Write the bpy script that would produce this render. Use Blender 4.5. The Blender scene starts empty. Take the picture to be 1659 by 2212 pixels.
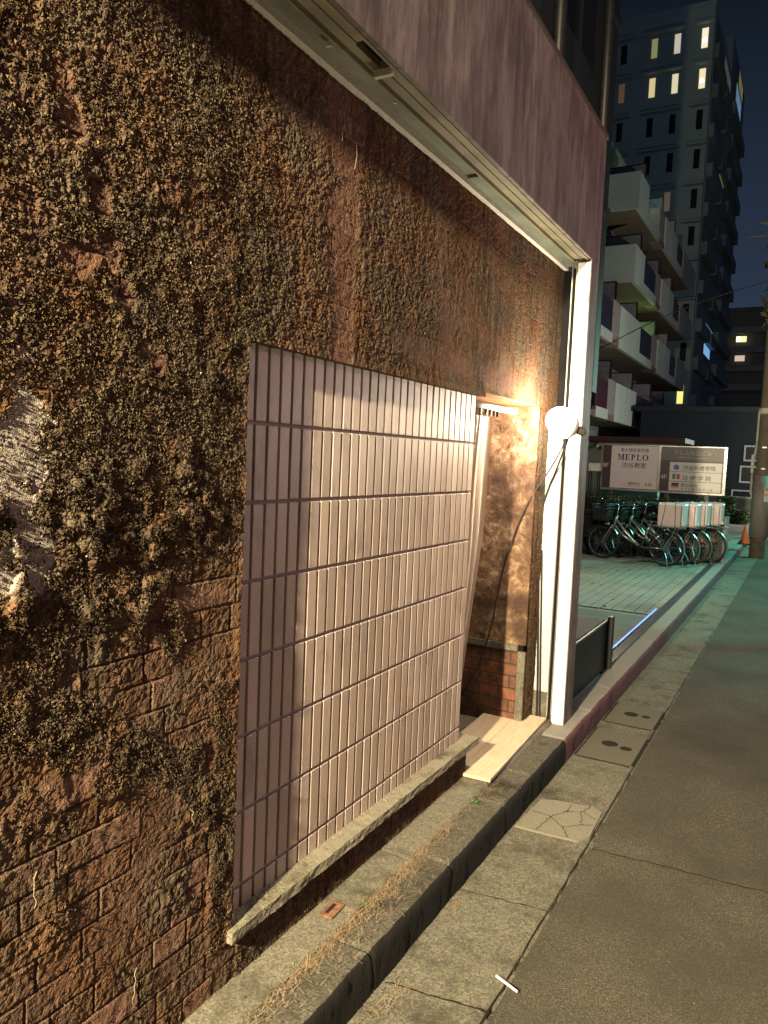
import bpy, bmesh, math, random
import numpy as np
from mathutils import Vector, Matrix
SC = bpy.context.scene
COL = SC.collection
random.seed(7)
RNG = np.random.default_rng(11)

# ------------------------------------------------------------------ camera
H = 1.75
YAW, PITCH, ROLL = 0.50490, -0.07217, 0.04263
fw = Vector((-math.sin(YAW)*math.cos(PITCH), math.cos(YAW)*math.cos(PITCH), math.sin(PITCH)))
rt = Vector((math.cos(YAW), math.sin(YAW), 0)); up = rt.cross(fw)
rt, up = rt*math.cos(ROLL)+up*math.sin(ROLL), -rt*math.sin(ROLL)+up*math.cos(ROLL)
cd = bpy.data.cameras.new('camera'); cam = bpy.data.objects.new('camera', cd); COL.objects.link(cam)
cam.matrix_world = Matrix(((rt.x, up.x, -fw.x, 0), (rt.y, up.y, -fw.y, 0), (rt.z, up.z, -fw.z, H), (0, 0, 0, 1)))
cd.sensor_fit = 'HORIZONTAL'; cd.sensor_width = 36; cd.lens = 36*1640/1659
cd.clip_start = 0.05; cd.clip_end = 2000
SC.camera = cam

# ------------------------------------------------------------------ night sky
wd = bpy.data.worlds.new('World'); SC.world = wd; wd.use_nodes = True
nt = wd.node_tree; bg = nt.nodes['Background']
tc = nt.nodes.new('ShaderNodeTexCoord'); sx = nt.nodes.new('ShaderNodeSeparateXYZ'); rp = nt.nodes.new('ShaderNodeValToRGB')
nt.links.new(tc.outputs['Generated'], sx.inputs[0]); nt.links.new(sx.outputs['Z'], rp.inputs[0]); nt.links.new(rp.outputs[0], bg.inputs[0])
rp.color_ramp.elements[0].position = 0.0; rp.color_ramp.elements[0].color = (0.028, 0.043, 0.078, 1)
rp.color_ramp.elements[1].position = 0.5; rp.color_ramp.elements[1].color = (0.0040, 0.0065, 0.0105, 1)
bg.inputs[1].default_value = 1.0

# ------------------------------------------------------------------ exposure and lamps
SC.view_settings.view_transform = 'Standard'; SC.view_settings.look = 'None'
SC.view_settings.exposure = 0.35; SC.view_settings.gamma = 1.0
SC.render.engine = 'CYCLES'
SC.cycles.use_denoising = True
SC.cycles.max_bounces = 5
SC.cycles.sample_clamp_indirect = 3.0
def lamp(name, loc, power, color, radius=0.1, spot=None, aim=None, blend=0.4):
    l = bpy.data.lights.new(name, 'SPOT' if spot else 'POINT'); l.energy = power; l.color = color; l.shadow_soft_size = radius
    o = bpy.data.objects.new(name, l); COL.objects.link(o); o.location = loc
    if spot:
        l.spot_size = math.radians(spot); l.spot_blend = blend
        o.rotation_euler = (Vector(aim)-Vector(loc)).to_track_quat('-Z', 'Y').to_euler()
    return o
lamp('street_light_near', (-0.76, -3.3, 3.45), 6400, (1.0, 0.83, 0.53), 0.075)
lamp('shop_light_pink', (4.2, 6.5, 3.8), 340, (1.0, 0.42, 0.52), 0.35)
lamp('street_light_green', (2.6, 19.6, 5.4), 1700, (0.13, 1.0, 0.76), 0.2, 106, (0.3, 16.4, 0), 0.8)
lamp('street_light_teal', (4.2, 13.0, 6.0), 1450, (0.14, 0.95, 0.85), 0.2, 60, (-1.0, 10.6, 0), 0.8)
lamp('porch_light', (-2.4, 10.4, 2.8), 165, (1.0, 0.86, 0.58), 0.12)
lamp('street_light_far', (2.5, 27.0, 3.4), 1350, (0.92, 1.0, 0.86), 0.3)

# ------------------------------------------------------------------ helpers
def tag(o, label=None, cat=None, group=None, kind=None):
    if label: o['label'] = label
    if cat: o['category'] = cat
    if group: o['group'] = group
    if kind: o['kind'] = kind
    return o
def empty(name, loc=(0, 0, 0), rz=0.0, **k):
    o = bpy.data.objects.new(name, None); COL.objects.link(o); o.location = loc; o.rotation_euler = (0, 0, rz)
    o.empty_display_size = 0.1
    return tag(o, **k)
def link(name, me, mat=None, parent=None, **k):
    o = bpy.data.objects.new(name, me); COL.objects.link(o)
    if mat is not None and len(me.materials) == 0: me.materials.append(mat)
    if parent is not None: o.parent = parent
    return tag(o, **k)
def npmesh(name, V, F, smooth=False):
    V = np.asarray(V, np.float32); F = np.asarray(F, np.int32)
    me = bpy.data.meshes.new(name); n, k = F.shape
    me.vertices.add(len(V)); me.vertices.foreach_set('co', V.ravel())
    me.loops.add(n*k); me.loops.foreach_set('vertex_index', F.ravel())
    me.polygons.add(n); me.polygons.foreach_set('loop_start', np.arange(0, n*k, k, dtype=np.int32))
    me.polygons.foreach_set('use_smooth', np.full(n, smooth))
    me.update(calc_edges=True); return me
def attr(me, name, vals):
    a = me.attributes.new(name, 'FLOAT', 'POINT'); a.data.foreach_set('value', np.asarray(vals, np.float32).ravel())
class MB:
    def __init__(s): s.v = []; s.f = []
    def add(s, vs, fs):
        b = len(s.v); s.v += [tuple(p) for p in vs]; s.f += [tuple(i+b for i in f) for f in fs]; return s
    def box(s, x0, x1, y0, y1, z0, z1):
        return s.add([(x0,y0,z0),(x1,y0,z0),(x1,y1,z0),(x0,y1,z0),(x0,y0,z1),(x1,y0,z1),(x1,y1,z1),(x0,y1,z1)],
                     [(0,3,2,1),(4,5,6,7),(0,1,5,4),(1,2,6,5),(2,3,7,6),(3,0,4,7)])
    def prism(s, pts, axis, a, b):            # polygon pts (2D) extruded along axis from a to b
        n = len(pts)
        def P(p, t): return {'x': (t, p[0], p[1]), 'y': (p[0], t, p[1]), 'z': (p[0], p[1], t)}[axis]
        return s.add([P(p, a) for p in pts]+[P(p, b) for p in pts],
                     [tuple(range(n))[::-1], tuple(range(n, 2*n))]+[(i, (i+1) % n, n+(i+1) % n, n+i) for i in range(n)])
    def tube(s, pts, r, n=8, cap=True):
        pts = [Vector(p) for p in pts]; rs = r if isinstance(r, (list, tuple)) else [r]*len(pts)
        b = len(s.v); up0 = None
        for i, p in enumerate(pts):
            d = (pts[min(i+1, len(pts)-1)]-pts[max(i-1, 0)]).normalized()
            if up0 is None: up0 = Vector((0, 0, 1)) if abs(d.z) < .9 else Vector((1, 0, 0))
            a = d.cross(up0).normalized(); c = a.cross(d).normalized(); up0 = c
            for k in range(n):
                t = 2*math.pi*k/n; s.v.append(tuple(p+(a*math.cos(t)+c*math.sin(t))*rs[i]))
        for i in range(len(pts)-1):
            for k in range(n):
                s.f.append((b+i*n+k, b+i*n+(k+1) % n, b+(i+1)*n+(k+1) % n, b+(i+1)*n+k))
        if cap:
            s.f.append(tuple(b+k for k in range(n))[::-1]); e = b+(len(pts)-1)*n; s.f.append(tuple(e+k for k in range(n)))
        return s
    def lathe(s, prof, c, n=16, axis=None):     # prof: (r, h)
        b = len(s.v); q = Vector((0, 0, 1)).rotation_difference(Vector(axis).normalized()) if axis else None
        for r, h in prof:
            for k in range(n):
                t = 2*math.pi*k/n; p = Vector((r*math.cos(t), r*math.sin(t), h))
                if q: p = q @ p
                s.v.append(tuple(p+Vector(c)))
        for i in range(len(prof)-1):
            for k in range(n):
                s.f.append((b+i*n+k, b+i*n+(k+1) % n, b+(i+1)*n+(k+1) % n, b+(i+1)*n+k))
        return s
    def torus(s, R, r, c, n=36, m=8):           # in the local xz plane
        b = len(s.v)
        for i in range(n):
            t = 2*math.pi*i/n
            for j in range(m):
                q = 2*math.pi*j/m; rr = R+r*math.cos(q)
                s.v.append((c[0]+rr*math.cos(t), c[1]+r*math.sin(q), c[2]+rr*math.sin(t)))
        for i in range(n):
            for j in range(m):
                s.f.append((b+i*m+j, b+i*m+(j+1) % m, b+((i+1) % n)*m+(j+1) % m, b+((i+1) % n)*m+j))
        return s
    def build(s, name, mat=None, parent=None, bevel=0, smooth=False, **k):
        me = bpy.data.meshes.new(name); me.from_pydata(s.v, [], s.f); me.update()
        bm = bmesh.new(); bm.from_mesh(me); bmesh.ops.recalc_face_normals(bm, faces=bm.faces); bm.to_mesh(me); bm.free()
        if smooth: me.polygons.foreach_set('use_smooth', [True]*len(me.polygons))
        o = link(name, me, mat, parent, **k)
        if bevel:
            m = o.modifiers.new('bevel', 'BEVEL'); m.width = bevel; m.segments = 2; m.limit_method = 'ANGLE'
        return o
def copy_tree(o, parent=None):
    c = o.copy(); COL.objects.link(c); c.parent = parent
    for ch in o.children: copy_tree(ch, c)
    return c
# value noise
def lattice(u, v, seed):
    iu = np.floor(u).astype(np.int64); iv = np.floor(v).astype(np.int64); fu = u-iu; fv = v-iv
    fu = fu*fu*(3-2*fu); fv = fv*fv*(3-2*fv)
    def h(a, b):
        x = (a*374761393+b*668265263+seed*982451653) & 0xffffffff
        x = ((x ^ (x >> 13))*1274126177) & 0xffffffff
        return ((x ^ (x >> 16)) & 0xffff)/65535.0
    return (h(iu, iv)*(1-fu)+h(iu+1, iv)*fu)*(1-fv)+(h(iu, iv+1)*(1-fu)+h(iu+1, iv+1)*fu)*fv
def fbm(u, v, f, seed, octv=4, gain=.5):
    a = 0; w = 1.0; t = 0
    for i in range(octv):
        a = a+w*lattice(u*f, v*f, seed+i*17); t += w; w *= gain; f *= 2.03
    return a/t
def sstep(x, a, b):
    t = np.clip((x-a)/(b-a), 0, 1); return t*t*(3-2*t)

# ------------------------------------------------------------------ materials
class M:
    def __init__(s, name, rough=.85, spec=.3, metal=0.0, base=(.5, .5, .5)):
        s.m = bpy.data.materials.new(name); s.m.use_nodes = True; s.t = s.m.node_tree; s.b = s.t.nodes['Principled BSDF']
        s.b.inputs['Roughness'].default_value = rough; s.b.inputs['Specular IOR Level'].default_value = spec
        s.b.inputs['Metallic'].default_value = metal; s.b.inputs['Base Color'].default_value = (*base, 1)
        s.co = s.t.nodes.new('ShaderNodeTexCoord').outputs['Object']
    def n(s, t): return s.t.nodes.new(t)
    def l(s, a, b): s.t.links.new(a, b)
    def scaled(s, sc):
        q = s.n('ShaderNodeMapping'); q.inputs['Scale'].default_value = sc; s.l(s.co, q.inputs[0]); return q.outputs[0]
    def noise(s, sc, det=4, rough=.6, stretch=None, dist=0):
        q = s.n('ShaderNodeTexNoise'); q.inputs['Scale'].default_value = sc; q.inputs['Detail'].default_value = det
        q.inputs['Roughness'].default_value = rough; q.inputs['Distortion'].default_value = dist
        s.l(s.scaled(stretch) if stretch else s.co, q.inputs['Vector']); return q.outputs[0]
    def voro(s, sc, out='Distance', feat='F1'):
        q = s.n('ShaderNodeTexVoronoi'); q.inputs['Scale'].default_value = sc; q.feature = feat; s.l(s.co, q.inputs['Vector']); return q.outputs[out]
    def ramp(s, fac, stops):
        q = s.n('ShaderNodeValToRGB'); e = q.color_ramp.elements
        while len(e) < len(stops): e.new(.5)
        for i, (p, c) in enumerate(stops):
            e[i].position = p; e[i].color = (*c, 1) if len(c) == 3 else c
        s.l(fac, q.inputs[0]); return q.outputs[0]
    def attrib(s, name):
        q = s.n('ShaderNodeAttribute'); q.attribute_name = name; return q.outputs['Fac']
    def mix(s, fac, a, b, mode='MIX'):
        q = s.n('ShaderNodeMix'); q.data_type = 'RGBA'; q.blend_type = mode
        for i, v in ((0, fac), (6, a), (7, b)):
            if isinstance(v, (int, float)): q.inputs[i].default_value = v
            elif isinstance(v, tuple): q.inputs[i].default_value = (*v, 1)
            else: s.l(v, q.inputs[i])
        return q.outputs[2]
    def gray(s, fac, a, b): return s.ramp(fac, [(a, (0, 0, 0)), (b, (1, 1, 1))])
    def color(s, o): s.l(o, s.b.inputs['Base Color']); return s
    def rough(s, o): s.l(o, s.b.inputs['Roughness']); return s
    def bump(s, h, dist=.01, st=1.0):
        q = s.n('ShaderNodeBump'); q.inputs['Distance'].default_value = dist; q.inputs['Strength'].default_value = st
        s.l(h, q.inputs['Height'])
        lk = s.b.inputs['Normal'].links
        if lk: s.l(lk[0].from_socket, q.inputs['Normal'])
        s.l(q.outputs[0], s.b.inputs['Normal']); return s
    def emit(s, col, st):
        s.b.inputs['Emission Color'].default_value = (*col, 1); s.b.inputs['Emission Strength'].default_value = st; return s
def plain(name, c, rough=.6, spec=.4, metal=0, var=.25, sc=6.0, bump=0):
    m = M(name, rough, spec, metal)
    n = m.noise(sc, 5, .6)
    m.color(m.ramp(n, [(.3, tuple(x*(1-var) for x in c)), (.7, tuple(min(1, x*(1+var)) for x in c))]))
    if bump: m.bump(m.noise(sc*8, 3), bump)
    return m.m
def emitter(name, c, st):
    m = M(name, .5, .2, base=tuple(x*.3 for x in c)); m.emit(c, st); return m.m

def mk_wall():
    m = M('weathered_brick', .95, .08)
    brick = m.ramp(m.attrib('tint'), [(0, (.115, .056, .040)), (.5, (.18, .092, .065)), (1, (.25, .145, .105))])
    brick = m.mix(m.gray(m.noise(60, 4), .35, .75), brick, (.10, .055, .035))
    crust = m.ramp(m.noise(45, 6, .7), [(.28, (.044, .035, .025)), (.5, (.105, .080, .054)), (.62, (.14, .108, .073)), (.78, (.19, .15, .105))])
    crust = m.mix(m.gray(m.noise(26, 5, .7, stretch=(1, 1, .13)), .46, .68), crust, (.036, .026, .018))
    warm = m.ramp(m.noise(4.5, 4, .6), [(.42, (1, 1, 1)), (.62, (1.3, .92, .70))])
    crust = m.mix(1.0, crust, warm, 'MULTIPLY')
    c = m.mix(m.attrib('cover'), brick, crust)
    c = m.mix(m.attrib('mortar'), c, (.060, .046, .034))
    c = m.mix(m.attrib('plaster'), c, (.40, .355, .31))
    m.color(c)
    m.bump(m.noise(170, 4, .7), .006); m.bump(m.voro(320), .003, .6)
    return m.m
def mk_creeper():
    m = M('dry_creeper_leaf', .9, .08)
    c = m.ramp(m.attrib('tint'), [(0, (.014, .012, .009)), (.3, (.048, .037, .024)), (.6, (.082, .060, .038)), (.8, (.108, .078, .048)), (.93, (.17, .098, .043)), (1, (.27, .23, .18))])
    m.color(c); return m.m
def mk_tile():
    m = M('porcelain_tile', .55, .35)
    c = m.ramp(m.attrib('tint'), [(0, (.36, .285, .235)), (.5, (.42, .335, .28)), (.85, (.455, .37, .31)), (1, (.50, .405, .34))])
    c = m.mix(m.gray(m.noise(7, 8, .75, stretch=(1, 1, .45)), .52, .74), c, (.25, .19, .155))
    m.color(m.mix(m.gray(m.noise(420, 2), .62, .72), c, (.30, .24, .21)))
    m.bump(m.noise(260, 3), .0015, .7); return m.m
def mk_concrete(name, a, b, c, sc=8, bump=.004, fine=160, moss=None, agg=0):
    m = M(name, .9, .25)
    col = m.ramp(m.noise(sc, 7, .65), [(.28, a), (.5, b), (.72, c)])
    col = m.mix(m.gray(m.noise(fine*1.7, 2), .57, .68), col, tuple(x*.45 for x in b))
    col = m.mix(m.gray(m.voro(fine*.45), .16, .06), col, tuple(min(1, x*1.5) for x in c))
    if agg:
        q = m.n('ShaderNodeSeparateColor'); m.l(m.voro(fine*1.1, 'Color'), q.inputs[0]); col = m.mix(1.0, col, m.ramp(q.outputs[1], [(0, (1-agg,)*3), (.55, (1, 1, 1)), (1, (1+agg*1.5, 1+agg*1.45, 1+agg*1.3))]), 'MULTIPLY')
    if moss: col = m.mix(m.gray(m.noise(3.5, 5, .7), .5, .68), col, moss)
    m.color(col); m.bump(m.noise(fine, 4, .7), bump); m.bump(m.noise(sc*2, 4), bump*1.5); return m.m
def mk_asphalt(name, base, speck):
    m = M(name, .88, .15)
    v = m.voro(300, 'Color'); s = m.n('ShaderNodeSeparateColor'); m.l(v, s.inputs[0])
    c = m.ramp(s.outputs[0], [(0, tuple(x*.45 for x in base)), (.5, base), (.85, tuple(x*1.35 for x in base)), (.985, speck)])
    c = m.mix(m.gray(m.noise(1.3, 6, .6), .35, .7), c, tuple(x*.62 for x in base))
    m.color(c); m.bump(m.voro(230), .004, .8); m.bump(m.noise(9, 4), .006, .5); return m.m
def mk_paint(name, a, b, c, bump=.002):
    m = M(name, .55, .4)
    n = m.noise(3.2, 7, .68, stretch=(1.5, 2.6, .5)); n2 = m.noise(9, 8, .75, stretch=(1, 1.5, .30), dist=.5)
    col = m.ramp(n, [(.3, a), (.5, b), (.72, c)])
    col = m.mix(m.gray(n2, .45, .70), col, tuple(x*.5 for x in a)); col = m.mix(m.gray(m.noise(2.3, 7, .7, stretch=(1, 1, .7)), .48, .72), col, tuple(x*.75 for x in a)); m.color(col); m.bump(n2, bump); return m.m
def mk_white():
    m = M('chipped_white_paint', .45, .4)
    chip = m.gray(m.noise(7, 9, .75, stretch=(1, 1, .6)), .625, .645)
    c = m.ramp(m.noise(6, 5), [(.3, (.62, .61, .57)), (.7, (.74, .73, .70))])
    c = m.mix(m.gray(m.noise(18, 6, .7, stretch=(1, 1, .15)), .55, .85), c, (.33, .28, .22))
    m.color(m.mix(chip, c, (.20, .17, .14))); m.bump(chip, .002); return m.m
def mk_jamb():
    m = M('mottled_plaster', .8, .3)
    c = m.ramp(m.noise(15, 9, .76, dist=.7), [(.32, (.035, .02, .013)), (.43, (.15, .08, .045)), (.52, (.24, .14, .08)), (.58, (.38, .26, .165)), (.68, (.54, .44, .33))])
    c = m.mix(m.gray(m.noise(2.6, 4, .6), .42, .66), c, (.055, .028, .018))
    m.color(c); m.bump(m.noise(30, 6, .7), .008); return m.m
def mk_wood():
    m = M('plywood', .5, .4)
    g = m.noise(7, 6, .6, stretch=(14, 1, 1), dist=.6)
    c = m.ramp(g, [(.3, (.52, .36, .22)), (.5, (.56, .47, .33)), (.7, (.63, .54, .40))])
    c = m.mix(m.gray(m.noise(3, 4), .55, .8), c, (.44, .33, .22)); m.color(c); m.bump(g, .0006); return m.m
def mk_deck():
    m = M('plaza_boards', .6, .4)
    c = m.ramp(m.noise(2.2, 6, .65), [(.3, (.20, .185, .15)), (.6, (.29, .275, .235)), (.8, (.36, .34, .30))])
    c = m.mix(m.gray(m.noise(1.1, 5, .6), .52, .72), c, (.13, .10, .075)); m.color(c); m.bump(m.noise(70, 3), .003); return m.m
MAT = dict(
    wall=mk_wall(), leaf=mk_creeper(), tile=mk_tile(),
    joint=mk_concrete('tile_joint', (.105, .085, .085), (.15, .125, .122), (.20, .175, .17), 20, .001),
    ledge=mk_concrete('mossy_concrete', (.034, .030, .020), (.075, .067, .046), (.16, .145, .105), 13, .007, 130, (.034, .031, .014)),
    strip=mk_concrete('worn_concrete', (.038, .034, .024), (.064, .058, .042), (.10, .091, .068), 9, .003, 150, (.05, .046, .028), .3),
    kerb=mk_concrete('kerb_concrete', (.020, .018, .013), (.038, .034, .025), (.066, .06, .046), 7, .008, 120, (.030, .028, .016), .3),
    kerb_face=mk_concrete('grimy_shade_kerb_face', (.002, .0018, .0015), (.004, .0035, .003), (.007, .006, .005), 7, .006, 120),
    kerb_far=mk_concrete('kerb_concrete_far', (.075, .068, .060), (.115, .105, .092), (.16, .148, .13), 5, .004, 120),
    kerb_red=mk_concrete('pink_lit_kerb_face', (.020, .009, .010), (.038, .016, .018), (.075, .036, .038), 6, .006, 120),  # pink light on the far kerb's street face, put into its colour
    gutter=mk_concrete('gutter_concrete', (.042, .038, .026), (.064, .059, .042), (.092, .086, .064), 3.2, .007, 110, (.05, .045, .030), .3),
    patch=mk_concrete('patch_concrete', (.068, .062, .045), (.098, .090, .066), (.13, .12, .09), 6, .003, 150),
    road=mk_asphalt('asphalt', (.080, .072, .054), (.20, .18, .13)),
    crack=plain('dark_crack', (.020, .017, .013), .95, .1),
    fascia=mk_paint('mauve_paint', (.085, .069, .064), (.185, .157, .148), (.29, .255, .235)),
    white=mk_white(), jamb=mk_jamb(), wood=mk_wood(), deck=mk_deck(),
    steel=plain('grey_green_steel', (.17, .195, .15), .42, .5, .2, .3, 3),
    olive=plain('olive_metal', (.20, .185, .12), .5, .5, .1, .3, 5),
    trim=mk_concrete('pale_trim', (.17, .155, .14), (.26, .24, .22), (.34, .32, .29), 14, .003),
    board=plain('white_board', (.50, .50, .485), .5, .3, 0, .08, 3),
    metal=plain('bright_metal', (.55, .55, .54), .28, .5, .9, .15, 20),
    spoke=plain('dull_spokes', (.30, .30, .30), .35, .5, .8, .1, 20),
    chrome=plain('chrome', (.72, .72, .72), .16, .5, 1, .1, 20),
    black=plain('black_plastic', (.012, .012, .013), .45, .4, 0, .3, 10),
    rubber=plain('rubber', (.018, .017, .016), .7, .3, 0, .3, 10),
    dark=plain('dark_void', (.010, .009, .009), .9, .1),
    granite=plain('dark_granite', (.010, .010, .013), .45, .25, 0, .3, 60),
    rust=plain('rusty_iron', (.20, .10, .055), .8, .3, .2, .5, 40, .002),
    cable=plain('black_rubber_cable', (.012, .012, .014), .5, .4),
    needles=plain('pine_needles', (.26, .18, .105), .8, .3, 0, .5, 40),
    weed=plain('green_weed', (.055, .105, .022), .6, .4, 0, .4, 60),
    lid=plain('dark_lid', (.026, .022, .018), .95, .05, 0, .4, 60),
    paper=plain('white_paper', (.75, .74, .70), .7, .2, 0, .05),
    cover=mk_concrete('cover_plate', (.034, .031, .021), (.052, .047, .033), (.075, .068, .05), 5, .003, 170),
)
MT = MAT

# ------------------------------------------------------------------ ground, road, gutter, kerb
def sheet(name, x0, x1, y0, y1, z, mat, **k):
    return MB().add([(x0,y0,z),(x1,y0,z),(x1,y1,z),(x0,y1,z)], [(0,1,2,3)]).build(name, mat, **k)
sheet('ground', -300, 300, -60, 500, -.03, plain('far_ground', (.06, .06, .055), .9), kind='structure')
sheet('road', -.79, 9, -6, 160, 0.0, MT['road'], kind='structure')
def grid(name, x0, x1, y0, y1, nx, ny, zf, mat, **k):
    X, Y = np.meshgrid(np.linspace(x0, x1, nx), np.linspace(y0, y1, ny)); Z = zf(X, Y)
    V = np.stack([X, Y, Z], -1).reshape(-1, 3)
    i = np.arange((ny-1)*nx).reshape(ny-1, nx)[:, :-1].ravel()
    return link(name, npmesh(name, V, np.stack([i, i+1, i+nx+1, i+nx], 1), True), mat, **k)
def zgut(X, Y):
    e = -.752+.006*(fbm(Y, X*0, 9, 3)-.5)*4
    z = .009+.004*(fbm(X, Y, 14, 5)-.5)
    return np.where(X > e, -.004, z)
gut = grid('gutter', -1.125, -.735, .3, 9, 40, 900, zgut, MT['gutter'], kind='structure')
sheet('gutter_far', -1.125, -.755, 9, 60, .009, MT['gutter'], kind='structure')
def ribbon(mb, pts, w, z):
    for i in range(len(pts)-1):
        a = Vector(pts[i]); b = Vector(pts[i+1]); d = (b-a).normalized(); nn = Vector((-d.y, d.x))
        w0 = w*(.6+.8*random.random()); w1 = w*(.6+.8*random.random())
        mb.add([(*(a-nn*w0/2), z), (*(b-nn*w1/2), z), (*(b+nn*w1/2), z), (*(a+nn*w0/2), z)], [(0, 1, 2, 3)])
def wob(a, b, n=12, amp=.006):
    return [(a[0]+(b[0]-a[0])*i/n+random.uniform(-amp, amp), a[1]+(b[1]-a[1])*i/n+random.uniform(-amp, amp)) for i in range(n+1)]
j = MB()
for y in (1.5, 2.165, 2.805, 6.25, 6.88, 7.6, 8.3):
    ribbon(j, wob((-1.105, y-.03), (-.755, y+.02)), .006, .0155)
ribbon(j, wob((-.757, .6), (-.757, 8.9), 160, .003), .005, .0158)
j.build('joint', MT['crack'], gut)
rj = MB(); ribbon(rj, wob((-.735, 3.43), (2.0, 3.62), 60, .006), .007, .006); rj.build('road_joint', MT['crack'], kind='structure')
pt = MB().prism([(-1.10, 3.42), (-.95, 3.425), (-.80, 3.44), (-.765, 3.50), (-.77, 3.62), (-.775, 3.80), (-.83, 3.835), (-1.02, 3.80), (-1.08, 3.77)], 'z', .004, .0175)
pt.build('repair_patch', MT['patch'], gut)
cr = MB()
for pl in ([(-1.08, 3.62), (-.98, 3.60), (-.9, 3.53), (-.85, 3.44)], [(-.9, 3.53), (-.83, 3.60), (-.775, 3.63)], [(-.98, 3.60), (-.93, 3.70), (-.86, 3.74), (-.775, 3.70)],
           [(-.93, 3.70), (-.93, 3.80)], [(-.83, 3.60), (-.86, 3.74), (-.84, 3.83)], [(-1.0, 3.43), (-.98, 3.60)]):
    pp = []
    for a, b in zip(pl, pl[1:]): pp += wob(a, b, 9, .006)
    ribbon(cr, pp, .0032, .0195)
cr.build('crack', MT['crack'], gut)
# road edge line, far right
wl = MB()
for i in range(60):
    y = 1.0+i*.25; wl.add([(.024+random.uniform(-.006, .006)-.03*(y-2.65), y, .004), (.14, y, .004), (.14, y+.25, .004), (.024+random.uniform(-.006, .006)-.03*(y-2.4), y+.25, .004)], [(0, 1, 2, 3)])
wl.build('road_line', plain('worn_road_paint', (.42, .38, .30), .8, .2, 0, .5, 25), kind='structure')
# kerb: near stones' grimy street face has its shade painted in near black
JO = [.3, .9, 1.48, 2.07, 2.70, 3.32, 3.72, 4.33]
def kerb(name, y0, y1, dy, mat, seed, amp, face=None, **k):
    prof = [(-1.268, .10), (-1.266, .147)]+[(-1.262+.122*i/14, .151) for i in range(15)]+[(-1.128, .148), (-1.119, .141), (-1.114, .130)]
    nf = len(prof); prof += [(-1.112, .11-.025*i) for i in range(5)]
    ys = np.arange(y0, y1+dy/2, dy); n = len(prof)
    px = np.array([p[0] for p in prof]); pz = np.array([p[1] for p in prof])
    Yg, Pi = np.meshgrid(ys, np.arange(n), indexing='ij'); X = px[Pi].copy(); Z = pz[Pi].copy()
    d = fbm(Yg, Pi*.012, 11, seed, 5, .6)-.5
    X += amp*1.3*d*(Pi > 15); Z += amp*(fbm(X, Yg, 16, seed+5, 4, .6)-.5)*(Pi > 0)*(Pi < nf)
    chip = sstep(fbm(Yg, Yg*0+seed, 5, seed+9, 3), .56, .72)*((Pi > 13) & (Pi < nf+1)); X -= .016*chip*amp/.02; Z -= .011*chip*amp/.02
    for q in JO+list(np.arange(4.93, 30, .6)):
        w = np.exp(-((Yg-q)/.008)**2); Z -= .012*w*(Pi < nf); X -= .004*w*(Pi > 13)
    V = np.stack([X, Yg, Z], -1).reshape(-1, 3)
    i = (np.arange(len(ys)-1)[:, None]*n+np.arange(n-1)[None, :]).ravel()
    F = np.stack([i, i+1, i+n+1, i+n], 1)[:, ::-1]
    me = npmesh(name, V, F, True); me.materials.append(mat)
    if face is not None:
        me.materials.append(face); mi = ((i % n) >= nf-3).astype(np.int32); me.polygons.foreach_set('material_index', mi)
    return link(name, me, None, **k)
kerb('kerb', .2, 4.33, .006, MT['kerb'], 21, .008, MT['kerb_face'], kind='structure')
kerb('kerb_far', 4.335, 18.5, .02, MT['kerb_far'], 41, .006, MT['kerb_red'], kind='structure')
def zst(X, Y):
    z = .168+.005*(fbm(X, Y, 18, 8)-.5)
    for q in (.9, 2.62, 4.6): z = z-.008*np.exp(-((Y-q)/.006)**2)
    return z-.02*(X > -1.2625)
grid('pavement_strip', -1.47, -1.262, .2, 4.6, 30, 700, zst, MT['strip'], kind='structure')
sheet('plaza', -14, -1.267, 4.5, 60, .146, MT['deck'], kind='structure')
pv = MB()
xx = -6.2
while xx < -1.42:
    pv.box(xx, xx+.112, 8.62, 14.0, .140, .158); xx += .122
pv.build('deck_boards', MT['deck'], kind='structure')
sheet('plaza_floor_near', -6, -1.36, 4.8, 8.5, .151, plain('plaza_tile', (.20, .21, .18), .35, .5, 0, .3, 2), kind='structure')
MB().box(-1.355, -1.272, 5.9, 14, .14, .162).build('edge_band', plain('dark_edge_stone', (.045, .045, .055), .35, .5), kind='structure')
ed_ = tag(empty('glowing_edge_strip', (-1.375, 7.6, .14)), 'metal edge strip in the plaza rim, its blue reflection made to glow', 'edge strip')
MB().box(-.012, .012, -1.45, 1.5, 0, .030).build('housing', MT['metal'], ed_); MB().box(-.005, .005, -1.3, 1.35, .0302, .034).build('strip', emitter('blue_strip', (.16, .26, 1.0), 2.2), ed_)  # blue reflection along the metal edge, set as emission

# two rectangular cover plates in the gutter
def cover(y0, y1, lab, holes):
    e = empty('gutter_cover', (-.93, y0, .01), label=lab, cat='cover', group='cover plates in the gutter')
    w = .16 if y1-y0 > .5 else .16
    MB().box(-.165, .155, .0, y1-y0, -.01, .0035).build('plate', MT['cover'], e, .003)
    MB().box(-.176, -.1655, 0, y1-y0, -.01, .0022).box(.157, .172, .02, y1-y0-.04, -.01, .0036).box(-.16, .15, -.012, -.0005, -.01, .0028).build('slot', MT['crack'], e)
    for hx, hy, hr in holes:
        MB().lathe([(0, .006), (hr*.85, .006), (hr, .0036)], (hx, hy, 0), 18).build('lid', MT['lid'], e)
    return e
cover(4.50, 5.06, 'pale rectangular gutter cover with two dark round lids, nearer one', [(-.03, .30, .052), (.075, .27, .036)])
cover(5.22, 5.70, 'sunken rectangular gutter cover with dark rim, farther one', [(-.03, .25, .05), (.07, .25, .03)])

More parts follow.
